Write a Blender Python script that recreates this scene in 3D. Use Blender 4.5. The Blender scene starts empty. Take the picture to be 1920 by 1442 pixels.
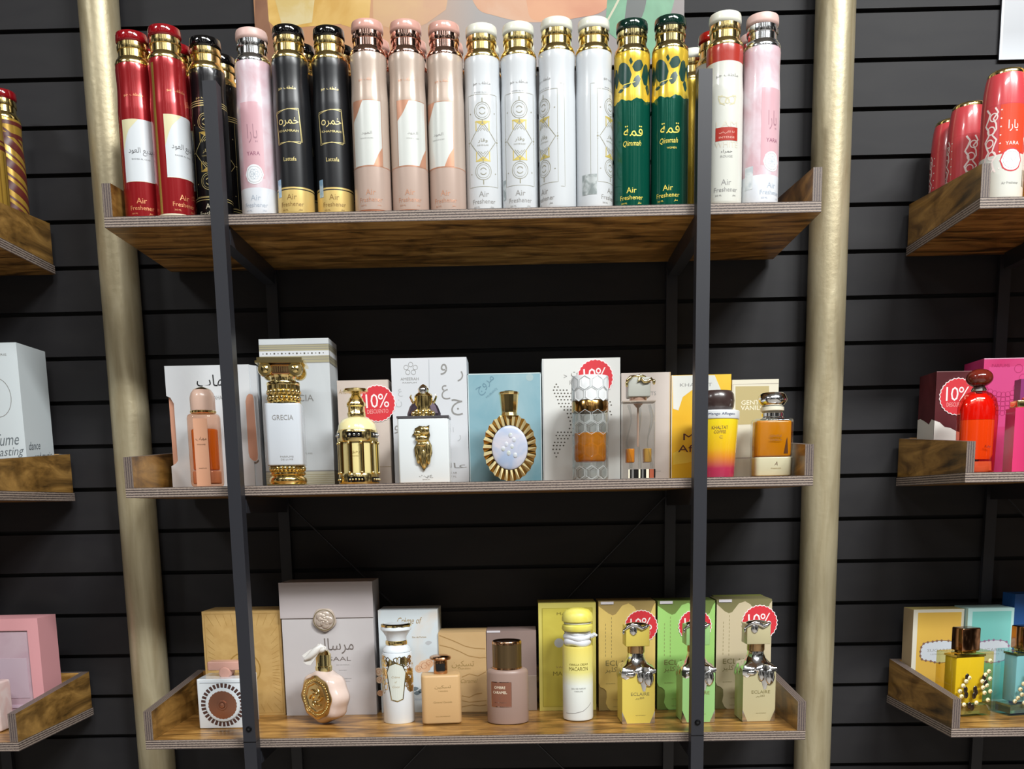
import bpy, bmesh, math, random
import numpy as np
from mathutils import Vector, Matrix
PI = math.pi
random.seed(7)
S = bpy.context.scene
COL = S.collection
# ------------------------------------------------------------------ camera
FPX, PIT, ROL, YAW, SHY = 1800.0, -.1556, -.0181, -.0131, 509.69
CAM = np.array([.09396, -1.69968, 1.39936])
_cp, _sp = math.cos(PIT), math.sin(PIT)
_fw = np.array([math.sin(YAW)*_cp, math.cos(YAW)*_cp, _sp])
_rt = np.array([math.cos(YAW), -math.sin(YAW), 0]); _up = np.cross(_rt, _fw)
_R = math.cos(ROL)*_rt + math.sin(ROL)*_up
_U = -math.sin(ROL)*_rt + math.cos(ROL)*_up
cd = bpy.data.cameras.new('camera'); cam = bpy.data.objects.new('camera', cd); COL.objects.link(cam)
cd.sensor_width = 36; cd.lens = 36*FPX/1920; cd.shift_y = SHY/1920; cd.clip_start = .05
cam.matrix_world = Matrix(((_R[0], _U[0], -_fw[0], CAM[0]), (_R[1], _U[1], -_fw[1], CAM[1]), (_R[2], _U[2], -_fw[2], CAM[2]), (0, 0, 0, 1)))
S.camera = cam
# ------------------------------------------------------------------ view and light
S.view_settings.view_transform = 'Standard'; S.view_settings.look = 'None'
S.view_settings.exposure = -0.06; S.view_settings.gamma = 1.0; S.view_settings.use_curve_mapping = False
S.cycles.use_denoising = True
S.cycles.max_bounces = 10; S.cycles.transparent_max_bounces = 24
S.cycles.caustics_reflective = False; S.cycles.caustics_refractive = False
S.cycles.sample_clamp_indirect = 4.0
W = bpy.data.worlds.new('shop_surroundings'); S.world = W; W.use_nodes = True
def _world():
    nt = W.node_tree; nt.nodes.clear(); N = nt.nodes.new; L = nt.links.new
    out = N('ShaderNodeOutputWorld'); bg = N('ShaderNodeBackground'); tc = N('ShaderNodeTexCoord')
    mp = N('ShaderNodeMapping'); mp.inputs['Scale'].default_value = (3.2, 3.2, 2.2)
    no = N('ShaderNodeTexNoise'); no.inputs['Scale'].default_value = 1.3; no.inputs['Detail'].default_value = 3
    cr = N('ShaderNodeValToRGB'); e = cr.color_ramp.elements
    e[0].position = .50; e[0].color = (.10, .085, .07, 1); e[1].position = .64; e[1].color = (4.5, 4.2, 3.8, 1)
    L(tc.outputs['Generated'], mp.inputs[0]); L(mp.outputs[0], no.inputs[0]); L(no.outputs['Fac'], cr.inputs[0])
    L(cr.outputs[0], bg.inputs[0]); bg.inputs[1].default_value = WORLD; L(bg.outputs[0], out.inputs[0])
WORLD = .11
_world()
def lamp(name, x, y, z, sx, sy, power, col, rx=0.0, rz=0.0):
    l = bpy.data.lights.new(name, 'AREA'); l.shape = 'RECTANGLE'; l.size = sx; l.size_y = sy; l.energy = power; l.color = col
    o = bpy.data.objects.new(name, l); COL.objects.link(o); o.location = (x, y, z); o.rotation_euler = (rx, 0, rz)
    return o
# the shop's ceiling: bright panels in front of the shelves, one of them an added fill, slim strips farther back
lamp('ceiling_panel_lamp', 1.50, -2.35, 4.0, .90, .50, 178, (.98, 1, .99))
lamp('ceiling_panel_lamp', 2.45, -2.35, 4.0, .80, .50, 112, (.98, 1, .99))
lamp('ceiling_panel_lamp', .05, -2.60, 4.0, 1.3, .40, 84, (.98, 1, .99))  # wide frontal fill, added to soften the shadows bottles cast on boxes
lamp('ceiling_panel_lamp', -2.60, -2.35, 4.0, .80, .40, 55, (.98, 1, 1))
for _x in (-1.5, -.35, .55, 1.6): lamp('ceiling_strip_lamp', _x, -4.0, 3.7, .035, 2.4, 3.0, (.97, .98, 1))

# ------------------------------------------------------------------ measuring helpers (pixel of the 1920x1442 photo -> point in the shop)
def _ray(u, v): return _fw + _R*((u-960)/FPX) + _U*((721+SHY-v)/FPX)
def at(u, v, y):
    d = _ray(u, v); t = (y-CAM[1])/d[1]; p = CAM+t*d; return float(p[0]), float(p[2])
def onz(u, v, z):
    d = _ray(u, v); t = (z-CAM[2])/d[2]; p = CAM+t*d; return float(p[0]), float(p[1])
def mpp(u, v, y): return at(u+1, v, y)[0]-at(u, v, y)[0]
Z1, Z2, Z3 = 1.89064, 1.44196, .98848
DEP, THK, HL, HB, TL, DB = .3107, .0173, .0528, .0781, .015, .0058
# ------------------------------------------------------------------ materials
def lin(h):
    if isinstance(h, str):
        h = h.lstrip('#'); c = [int(h[i:i+2], 16)/255 for i in (0, 2, 4)]
        return tuple(x/12.92 if x <= .04045 else ((x+.055)/1.055)**2.4 for x in c) + (1,)
    return tuple(h)+(1,)
_M = {}
def mat(name, col='#888888', rough=.5, metal=0.0, spec=.5, trans=0.0, coat=0.0, noise=None, bump=0.0, bscale=60.0):
    """principled surface; noise=(second colour, scale, (sx,sy,sz), lo, hi) mottles it in object space"""
    if name in _M: return _M[name]
    m = bpy.data.materials.new(name); m.use_nodes = True; nt = m.node_tree; N = nt.nodes.new; L = nt.links.new
    b = nt.nodes['Principled BSDF']; b.inputs['Base Color'].default_value = lin(col)
    b.inputs['Roughness'].default_value = rough; b.inputs['Metallic'].default_value = metal
    b.inputs['Specular IOR Level'].default_value = spec; b.inputs['Transmission Weight'].default_value = trans
    b.inputs['Coat Weight'].default_value = coat
    if noise or bump:
        tc = N('ShaderNodeTexCoord')
    if noise:
        c2, sc, st, lo, hi = noise
        mp = N('ShaderNodeMapping'); mp.inputs['Scale'].default_value = st
        no = N('ShaderNodeTexNoise'); no.inputs['Scale'].default_value = sc; no.inputs['Detail'].default_value = 5; no.inputs['Distortion'].default_value = .6
        cr = N('ShaderNodeValToRGB'); e = cr.color_ramp.elements; e[0].position = lo; e[1].position = hi
        e[0].color = lin(col); e[1].color = lin(c2)
        L(tc.outputs['Object'], mp.inputs[0]); L(mp.outputs[0], no.inputs[0]); L(no.outputs['Fac'], cr.inputs[0]); L(cr.outputs[0], b.inputs['Base Color'])
    if bump:
        n2 = N('ShaderNodeTexNoise'); n2.inputs['Scale'].default_value = bscale; n2.inputs['Detail'].default_value = 3
        bp = N('ShaderNodeBump'); bp.inputs['Strength'].default_value = bump; bp.inputs['Distance'].default_value = .002
        L(tc.outputs['Object'], n2.inputs[0]); L(n2.outputs['Fac'], bp.inputs['Height']); L(bp.outputs[0], b.inputs['Normal'])
    _M[name] = m; return m
def ramp_mat(name, stops, z0, z1, rough=.4, axis='Z', coat=0.0):
    """colour print running along one object axis (a printed fade)"""
    if name in _M: return _M[name]
    m = bpy.data.materials.new(name); m.use_nodes = True; nt = m.node_tree; N = nt.nodes.new; L = nt.links.new
    b = nt.nodes['Principled BSDF']; b.inputs['Roughness'].default_value = rough; b.inputs['Coat Weight'].default_value = coat
    tc = N('ShaderNodeTexCoord'); sp = N('ShaderNodeSeparateXYZ'); mr = N('ShaderNodeMapRange'); cr = N('ShaderNodeValToRGB')
    mr.inputs['From Min'].default_value = z0; mr.inputs['From Max'].default_value = z1
    el = cr.color_ramp.elements
    while len(el) < len(stops): el.new(.5)
    for e, (p, c) in zip(el, stops): e.position = p; e.color = lin(c)
    L(tc.outputs['Object'], sp.inputs[0]); L(sp.outputs[axis], mr.inputs['Value']); L(mr.outputs[0], cr.inputs[0]); L(cr.outputs[0], b.inputs['Base Color'])
    _M[name] = m; return m
def glass(name, tint='#ffffff', gloss=.9):
    """thin clear glass: tinted see-through with a mirror sheen that grows towards the edge"""
    if name in _M: return _M[name]
    m = bpy.data.materials.new(name); m.use_nodes = True; nt = m.node_tree; nt.nodes.clear(); N = nt.nodes.new; L = nt.links.new
    o = N('ShaderNodeOutputMaterial'); mx = N('ShaderNodeMixShader'); t = N('ShaderNodeBsdfTransparent'); g = N('ShaderNodeBsdfGlossy'); lw = N('ShaderNodeLayerWeight'); pw = N('ShaderNodeMath'); pw.operation = 'POWER'; pw.inputs[1].default_value = 4; fr = N('ShaderNodeMath'); fr.operation = 'MULTIPLY_ADD'; fr.inputs[1].default_value = .8; fr.inputs[2].default_value = .05
    L(lw.outputs['Facing'], pw.inputs[0]); L(pw.outputs[0], fr.inputs[0]); t.inputs[0].default_value = lin(tint); g.inputs[0].default_value = (gloss, gloss, gloss, 1); g.inputs['Roughness'].default_value = .03
    L(fr.outputs[0], mx.inputs[0]); L(t.outputs[0], mx.inputs[1]); L(g.outputs[0], mx.inputs[2]); L(mx.outputs[0], o.inputs[0])
    _M[name] = m; return m
def liquid(name, col, body=.55):
    """coloured perfume: part see-through, part softly scattering"""
    if name in _M: return _M[name]
    m = bpy.data.materials.new(name); m.use_nodes = True; nt = m.node_tree; nt.nodes.clear(); N = nt.nodes.new; L = nt.links.new
    o = N('ShaderNodeOutputMaterial'); mx = N('ShaderNodeMixShader'); t = N('ShaderNodeBsdfTransparent'); d = N('ShaderNodeBsdfPrincipled')
    d.inputs['Base Color'].default_value = lin(col); d.inputs['Roughness'].default_value = .15; t.inputs[0].default_value = lin(col); mx.inputs[0].default_value = body
    L(t.outputs[0], mx.inputs[1]); L(d.outputs[0], mx.inputs[2]); L(mx.outputs[0], o.inputs[0])
    _M[name] = m; return m
def wood(name, dark, mid, light, rough=.3, axis='X'):
    if name in _M: return _M[name]
    m = bpy.data.materials.new(name); m.use_nodes = True; nt = m.node_tree; N = nt.nodes.new; L = nt.links.new
    b = nt.nodes['Principled BSDF']; b.inputs['Roughness'].default_value = rough
    tc = N('ShaderNodeTexCoord'); mp = N('ShaderNodeMapping'); st = {'X': (2.2, 14, 14), 'Y': (14, 2.2, 14)}[axis]; mp.inputs['Scale'].default_value = st
    n1 = N('ShaderNodeTexNoise'); n1.inputs['Scale'].default_value = 2.2; n1.inputs['Detail'].default_value = 8; n1.inputs['Roughness'].default_value = .62; n1.inputs['Distortion'].default_value = 1.1
    n2 = N('ShaderNodeTexNoise'); n2.inputs['Scale'].default_value = 11; n2.inputs['Detail'].default_value = 4; n2.inputs['Distortion'].default_value = 1.5
    cr = N('ShaderNodeValToRGB'); el = cr.color_ramp.elements; el.new(.5)
    for e, (p, c) in zip(el, [(.34, dark), (.5, mid), (.68, light)]): e.position = p; e.color = lin(c)
    ml = N('ShaderNodeMix'); ml.data_type = 'RGBA'; ml.blend_type = 'MULTIPLY'; ml.inputs['Factor'].default_value = .55
    c2 = N('ShaderNodeValToRGB'); c2.color_ramp.elements[0].position = .36; c2.color_ramp.elements[0].color = (.3, .26, .22, 1); c2.color_ramp.elements[1].position = .52
    L(tc.outputs['Object'], mp.inputs[0]); L(mp.outputs[0], n1.inputs[0]); L(tc.outputs['Object'], n2.inputs[0])
    L(n1.outputs['Fac'], cr.inputs[0]); L(n2.outputs['Fac'], c2.inputs[0])
    L(cr.outputs[0], ml.inputs['A']); L(c2.outputs[0], ml.inputs['B']); L(ml.outputs['Result'], b.inputs['Base Color'])
    _M[name] = m; return m
def edge_wood(name, axis, c1, c2, pitch):
    if name in _M: return _M[name]
    m = bpy.data.materials.new(name); m.use_nodes = True; nt = m.node_tree; N = nt.nodes.new; L = nt.links.new
    b = nt.nodes['Principled BSDF']; b.inputs['Roughness'].default_value = .5
    tc = N('ShaderNodeTexCoord'); mp = N('ShaderNodeMapping')
    mp.inputs['Scale'].default_value = {'Z': (.12, .12, 1), 'X': (1, .12, .12)}[axis]
    wv = N('ShaderNodeTexWave'); wv.bands_direction = axis; wv.inputs['Scale'].default_value = .314/pitch; wv.inputs['Distortion'].default_value = 3.0; wv.inputs['Detail'].default_value = 3; wv.inputs['Detail Scale'].default_value = 30
    cr = N('ShaderNodeValToRGB'); e = cr.color_ramp.elements; e[0].position = .25; e[1].position = .75; e[0].color = lin(c1); e[1].color = lin(c2)
    L(tc.outputs['Object'], mp.inputs[0]); L(mp.outputs[0], wv.inputs[0]); L(wv.outputs['Fac'], cr.inputs[0]); L(cr.outputs[0], b.inputs['Base Color'])
    _M[name] = m; return m
# ------------------------------------------------------------------ Arabic letter joining for the lettering
_AR = {'ا': (0xFE8D, 2), 'ب': (0xFE8F, 4), 'ة': (0xFE93, 2), 'ت': (0xFE95, 4), 'ج': (0xFE9D, 4), 'ح': (0xFEA1, 4), 'خ': (0xFEA5, 4), 'د': (0xFEA9, 2), 'ذ': (0xFEAB, 2), 'ر': (0xFEAD, 2), 'س': (0xFEB1, 4),
       'ش': (0xFEB5, 4), 'ص': (0xFEB9, 4), 'ط': (0xFEC1, 4), 'ع': (0xFEC9, 4), 'ف': (0xFED1, 4), 'ق': (0xFED5, 4), 'ك': (0xFED9, 4), 'ل': (0xFEDD, 4), 'م': (0xFEE1, 4), 'ن': (0xFEE5, 4), 'ه': (0xFEE9, 4),
       'و': (0xFEED, 2), 'ى': (0xFEEF, 2), 'ي': (0xFEF1, 4), 'ء': (0xFE80, 1)}
def arabic(s):
    out = []
    for i, c in enumerate(s):
        if c not in _AR: out.append(c); continue
        base, n = _AR[c]
        prv = i > 0 and s[i-1] in _AR and _AR[s[i-1]][1] == 4 and n > 1
        nxt = i+1 < len(s) and s[i+1] in _AR and _AR[s[i+1]][1] > 1 and n == 4
        out.append(chr(base + (3 if prv and nxt else 2 if nxt else 1 if prv else 0)))
    return ''.join(reversed(out))
_TXT = {}
def glyphs(s, shear=0.0, space=1.0):
    """(verts 2d normalised to width 1 and centred, triangles, height/width)"""
    k = (s, shear, space)
    if k in _TXT: return _TXT[k]
    t = arabic(s) if any(c in _AR for c in s) else s
    c = bpy.data.curves.new('lettering', 'FONT'); c.body = t; c.resolution_u = 2; c.shear = shear; c.space_character = space
    o = bpy.data.objects.new('lettering', c); COL.objects.link(o)
    dg = bpy.context.evaluated_depsgraph_get(); dg.update(); me = o.evaluated_get(dg).to_mesh()
    v = np.array([[p.co.x, p.co.y] for p in me.vertices]); f = [tuple(p.vertices) for p in me.polygons]
    o.evaluated_get(dg).to_mesh_clear(); bpy.data.objects.remove(o); bpy.data.curves.remove(c)
    lo, hi = v.min(0), v.max(0); w = hi[0]-lo[0]; v = (v-(lo+hi)/2)/w
    _TXT[k] = (v, f, (hi[1]-lo[1])/w); return _TXT[k]
# ------------------------------------------------------------------ mesh builder
def flat(y=0.0, x0=0.0, z0=0.0): return lambda s, z, o=0.0: (x0+s, y-.4*o, z0+z)
def round_(R, rot=0.0, z0=0.0):
    """wraps (s,z) round an upright cylinder; R a number or a function of z; s=0 faces the viewer"""
    def f(s, z, o=0.0):
        r = R(z+z0) if callable(R) else R; a = s/r+rot; q = r+.45*o; return (q*math.sin(a), -q*math.cos(a), z+z0)
    f.step = (R(.1) if callable(R) else R)*.14
    return f
class MB:
    def __init__(s, k=1.0): s.V = []; s.F = []; s.I = []; s.S = []; s.mats = []; s.k = k; s.T = None
    def mi(s, m):
        if m not in s.mats: s.mats.append(m)
        return s.mats.index(m)
    def add(s, vs, fs, m, smooth=False):
        b = len(s.V)
        if s.T is not None: vs = [tuple(s.T @ Vector(v)) for v in vs]
        s.V += [tuple(c*s.k for c in v) for v in vs]
        i = None if isinstance(m, list) else s.mi(m)
        for j, f in enumerate(fs):
            s.F.append(tuple(b+q for q in f)); s.I.append(s.mi(m[j]) if i is None else i); s.S.append(smooth)
        return s
    def box(s, x0, x1, y0, y1, z0, z1, m):
        """m: one material or six (front, back, left, right, top, bottom)"""
        vs = [(x0, y0, z0), (x1, y0, z0), (x1, y1, z0), (x0, y1, z0), (x0, y0, z1), (x1, y0, z1), (x1, y1, z1), (x0, y1, z1)]
        return s.add(vs, [(0, 1, 5, 4), (2, 3, 7, 6), (3, 0, 4, 7), (1, 2, 6, 5), (4, 5, 6, 7), (3, 2, 1, 0)], list(m) if isinstance(m, (list, tuple)) else m)
    def loft(s, rings, m, smooth=True, cap0=True, cap1=True):
        n = len(rings[0]); vs = [p for r in rings for p in r]; fs = []; ms = []
        for i in range(len(rings)-1):
            for j in range(n):
                k = (j+1) % n; fs.append((i*n+j, i*n+k, (i+1)*n+k, (i+1)*n+j)); ms.append(m[i] if isinstance(m, list) else m)
        s.add(vs, fs, ms if isinstance(m, list) else m, smooth)
        if cap0: s.add(rings[0], [tuple(range(n-1, -1, -1))], m[0] if isinstance(m, list) else m)
        if cap1: s.add(rings[-1], [tuple(range(n))], m[-1] if isinstance(m, list) else m)
        return s
    def lathe(s, prof, m, seg=40, c=(0, 0), rad=None, smooth=True, caps=True, sq=1.0):
        rings = []
        for r, z in prof:
            rings.append([(c[0]+r*(rad(a, z) if rad else 1)*math.sin(a), c[1]-sq*r*(rad(a, z) if rad else 1)*math.cos(a), z) for a in [2*PI*i/seg for i in range(seg)]])
        return s.loft(rings, m, smooth, caps and prof[0][0] > 1e-9, caps and prof[-1][0] > 1e-9)
    def rbox(s, w, d, r, z0, z1, m, e=0.0, c=(0, 0), n=5, smooth=True, taper=1.0):
        """upright block with rounded corners; e rounds the top and bottom rims"""
        def ring(k, z, t=1.0):
            o = []; rr = max(r-k, .001); hw, hd = (w/2-k)*t, (d/2-k)*t
            for qx, qy, a0 in ((1, -1, -PI/2), (1, 1, 0), (-1, 1, PI/2), (-1, -1, PI)):
                for i in range(n+1):
                    a = a0+PI/2*i/n; o.append((c[0]+qx*(hw-rr)+rr*math.cos(a), c[1]+qy*(hd-rr)+rr*math.sin(a), z))
            return o
        if e: rings = [ring(e*(1-math.sin(a)), z0+e*(1-math.cos(a))) for a in (0, PI/6, PI/3, PI/2)] + [ring(e*(1-math.cos(a)), z1-e+e*math.sin(a), taper) for a in (0, PI/6, PI/3, PI/2)]
        else: rings = [ring(0, z0), ring(0, z1, taper)]
        return s.loft(rings, m, smooth)
    def prism(s, poly, y0, y1, m, side=None):
        """polygon in x,z (counter-clockwise seen from the front) pushed from y0 (front) back to y1"""
        n = len(poly); vs = [(x, y0, z) for x, z in poly]+[(x, y1, z) for x, z in poly]
        s.add(vs, [tuple(range(n)), tuple(range(2*n-1, n-1, -1))], m)
        return s.add(vs, [(i, n+i, n+(i+1) % n, (i+1) % n) for i in range(n)], side or m)
    def prismx(s, poly, x0, x1, m, side=None):
        """polygon in y,z pushed from x0 to x1"""
        n = len(poly); vs = [(x0, y, z) for y, z in poly]+[(x1, y, z) for y, z in poly]
        s.add(vs, [tuple(range(n-1, -1, -1)), tuple(range(n, 2*n))], m)
        return s.add(vs, [(i, (i+1) % n, n+(i+1) % n, n+i) for i in range(n)], side or m)
    def tube(s, path, r, m, seg=8, closed=False):
        P = [Vector(p) for p in path]; n = len(P); rings = []
        for i, p in enumerate(P):
            t = (P[(i+1) % n]-P[i-1]) if closed else (P[min(i+1, n-1)]-P[max(i-1, 0)]); t.normalize()
            a = t.orthogonal() if abs(t.y) > .99 else t.cross(Vector((0, 1, 0))); a.normalize(); b = t.cross(a); rr = r[i] if isinstance(r, (list, tuple)) else r
            rings.append([tuple(p+a*rr*math.cos(q)+b*rr*math.sin(q)) for q in [2*PI*k/seg for k in range(seg)]])
        if closed: rings.append(rings[0])
        return s.loft(rings, m, True, not closed, not closed)
    def ball(s, c, r, m, seg=16, rows=10):
        rx, ry, rz = r if isinstance(r, (list, tuple)) else (r, r, r)
        rings = [[(c[0]+rx*math.sin(t)*math.sin(a), c[1]-ry*math.sin(t)*math.cos(a), c[2]-rz*math.cos(t)) for a in [2*PI*i/seg for i in range(seg)]] for t in [max(.02, min(PI-.02, PI*j/rows)) for j in range(rows+1)]]
        return s.loft(rings, m, True)
    def poly(s, pts, m, mp, o=.0004):
        """filled shape drawn on a surface (cut into narrow columns where the surface is round)"""
        st = getattr(mp, 'step', 0)
        if st:
            xs = [p[0] for p in pts]; lo, hi = min(xs), max(xs); n = max(2, int((hi-lo)/st)+1); cols = []
            for i in range(n+1):
                x = lo+(hi-lo)*min(.9995, max(.0005, i/n)); zz = []
                for (xa, za), (xb, zb) in zip(pts, pts[1:]+pts[:1]):
                    if (xa <= x) != (xb <= x): zz.append(za+(zb-za)*(x-xa)/(xb-xa))
                if len(zz) >= 2: cols.append((x, min(zz), max(zz)))
            vs = [q for x, a, c in cols for q in (mp(x, a, o), mp(x, c, o))]
            return s.add(vs, [(2*i, 2*i+2, 2*i+3, 2*i+1) for i in range(len(cols)-1)], m)
        return s.add([mp(x, z, o) for x, z in pts], [tuple(range(len(pts)))], m)
    def patch(s, s0, s1, z0, z1, m, mp, o=.0004, n=10, k=1):
        if getattr(mp, 'step', 0): n = max(n, int((s1-s0)/mp.step)+1); k = max(k, min(30, int((z1-z0)/mp.step)+1))
        vs = [mp(s0+(s1-s0)*i/n, z0+(z1-z0)*j/k, o) for j in range(k+1) for i in range(n+1)]
        return s.add(vs, [(j*(n+1)+i, j*(n+1)+i+1, (j+1)*(n+1)+i+1, (j+1)*(n+1)+i) for j in range(k) for i in range(n)], m, True)
    def stroke(s, pts, w, m, mp, o=.0005, closed=False):
        """drawn line of width w"""
        st = getattr(mp, 'step', 0)
        if st:
            q = []; ends = list(zip(pts, pts[1:]+pts[:1])) if closed else list(zip(pts[:-1], pts[1:]))
            for a, c in ends:
                k = max(1, int(max(abs(c[0]-a[0]), .6*abs(c[1]-a[1]))/st)+1); q += [(a[0]+(c[0]-a[0])*i/k, a[1]+(c[1]-a[1])*i/k) for i in range(k)]
            pts = q if closed else q+[pts[-1]]
        n = len(pts); vs = []
        for i, (x, z) in enumerate(pts):
            a = pts[(i+1) % n] if closed or i < n-1 else pts[i]; b = pts[i-1] if closed or i > 0 else pts[i]
            dx, dz = a[0]-b[0], a[1]-b[1]; l = math.hypot(dx, dz) or 1; nx, nz = -dz/l*w/2, dx/l*w/2
            vs += [mp(x+nx, z+nz, o), mp(x-nx, z-nz, o)]
        return s.add(vs, [(2*i, 2*i+1, (2*i+3) % (2*n), (2*i+2) % (2*n)) for i in range(n if closed else n-1)], m)
    def ring(s, cx, cz, r, w, m, mp, o=.0005, n=28, rz=None, a0=0.0, a1=2*PI):
        full = abs(a1-a0-2*PI) < 1e-6
        return s.stroke([(cx+r*math.cos(a0+(a1-a0)*i/n), cz+(rz or r)*math.sin(a0+(a1-a0)*i/n)) for i in range(n if full else n+1)], w, m, mp, o, full)
    def disc(s, cx, cz, r, m, mp, o=.0005, n=24, rz=None):
        return s.poly([(cx+r*math.cos(2*PI*i/n), cz+(rz or r)*math.sin(2*PI*i/n)) for i in range(n)], m, mp, o)
    def text(s, t, w, m, cx, cz, mp, o=.0006, shear=0.0, h=None, space=1.0, tilt=0.0):
        """lettering w wide (h: forced height) centred on cx,cz"""
        v, f, asp = glyphs(t, shear, space); kz = (h/(asp*w) if h else 1.0); ct, st = math.cos(tilt), math.sin(tilt)
        gs = getattr(mp, 'step', 0)
        if gs and w > gs:
            bm = bmesh.new(); bv = [bm.verts.new((a, b, 0)) for a, b in v]
            for q in f:
                try: bm.faces.new([bv[i] for i in q])
                except ValueError: pass
            n = int(w/gs)+1
            for i in range(1, n): bmesh.ops.bisect_plane(bm, geom=bm.verts[:]+bm.edges[:]+bm.faces[:], plane_co=(-.5+i/n, 0, 0), plane_no=(1, 0, 0))
            bm.verts.index_update(); v = [(p.co.x, p.co.y) for p in bm.verts]; f = [tuple(p.index for p in q.verts) for q in bm.faces]; bm.free()
        vs = []
        for a, b in v:
            x, z = a*w, b*w*kz; vs.append(mp(cx+x*ct-z*st, cz+x*st+z*ct, o))
        return s.add(vs, f, m)
    def build(s, name, parent=None, loc=(0, 0, 0), rz=0.0):
        me = bpy.data.meshes.new(name); me.from_pydata(s.V, [], s.F)
        for m in s.mats: me.materials.append(m)
        me.polygons.foreach_set('material_index', s.I); me.polygons.foreach_set('use_smooth', s.S)
        me.update(); o = bpy.data.objects.new(name, me); COL.objects.link(o)
        o.location = loc; o.rotation_euler = (0, 0, rz)
        if parent is not None: o.parent = parent
        if any(s.S):
            md = None
            try: me.set_sharp_from_angle(angle=math.radians(42))
            except Exception: pass
        return o
def tag(o, label, cat, group=None):
    o['label'] = label; o['category'] = cat
    if group: o['group'] = group
    return o
def thing(name, label, cat, loc, rz=0.0, group=None):
    o = bpy.data.objects.new(name, None); COL.objects.link(o); o.empty_display_size = .02; o.location = loc; o.rotation_euler = (0, 0, rz)
    return tag(o, label, cat, group)
def dup(src, loc, label, group=None, rz=None):
    """a copy of a thing with copies of its parts and sub-parts"""
    def cp(o, par):
        c = o.copy(); COL.objects.link(c); c.parent = par
        for ch in o.children: cp(ch, c)
        return c
    kids = list(src.children); r = src.copy(); COL.objects.link(r); r.location = loc; r['label'] = label
    if group: r['group'] = group
    if rz is not None: r.rotation_euler = (0, 0, rz)
    for ch in kids: cp(ch, r)
    return r
def structure(mb, name): o = mb.build(name); o['kind'] = 'structure'; return o
# ------------------------------------------------------------------ setting
M_wall = mat('charcoal_laminate', '#222124', .6, spec=.30, noise=('#272628', 7, (1, 1, 3), .35, .65))
M_groove = mat('groove_black', '#07070a', .7)
YW, G0, GP = .325, 2.2401, .0880
b = MB(); b.box(-2.4, 2.4, YW+.011, YW+.03, 0, 4.10, M_groove)
zs = [G0+GP*k for k in range(-25, 21)]
zs = [0]+[z for z in zs if z < 4.05]+[4.10]
for a, c in zip(zs[:-1], zs[1:]):
    lo = a+(.0042 if a else 0); hi = c-(.0042 if c < 4.09 else 0); b.box(-2.4, 2.4, YW, YW+.011, lo, hi, M_wall)
structure(b, 'wall_back')
b = MB(); b.box(-2.6, 2.6, -5.5, YW+.03, -.05, 0, mat('floor_tile', '#8a8178', .3, noise=('#9b948c', 4, (1, 1, 1), .4, .6))); structure(b, 'floor')
b = MB(); b.box(-2.6, 2.6, -5.5, YW+.03, 4.10, 4.15, mat('ceiling_paint', '#b9b6b0', .8, noise=('#c2bfb9', 6, (1, 1, 1), .4, .6))); structure(b, 'ceiling')
# champagne-gold posts against the wall
M_champ = mat('brushed_champagne_gold', '#a89b7c', .42, .45, noise=('#beb395', 9, (6, 6, .7), .35, .65), bump=.25, bscale=90)
def pole(x, lab):
    b = MB(); b.lathe([(.037, 0), (.037, 4.10)], M_champ, 48, caps=True)
    tag(b.build('metal_pole', None, (x, YW-.038, 0)), lab, 'pole', 'champagne gold poles between the racks')
pole(-.6955, 'champagne gold round pole between the white gift box and the central rack')
pole(.7009, 'champagne gold round pole between the central rack and the red cans')
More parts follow.
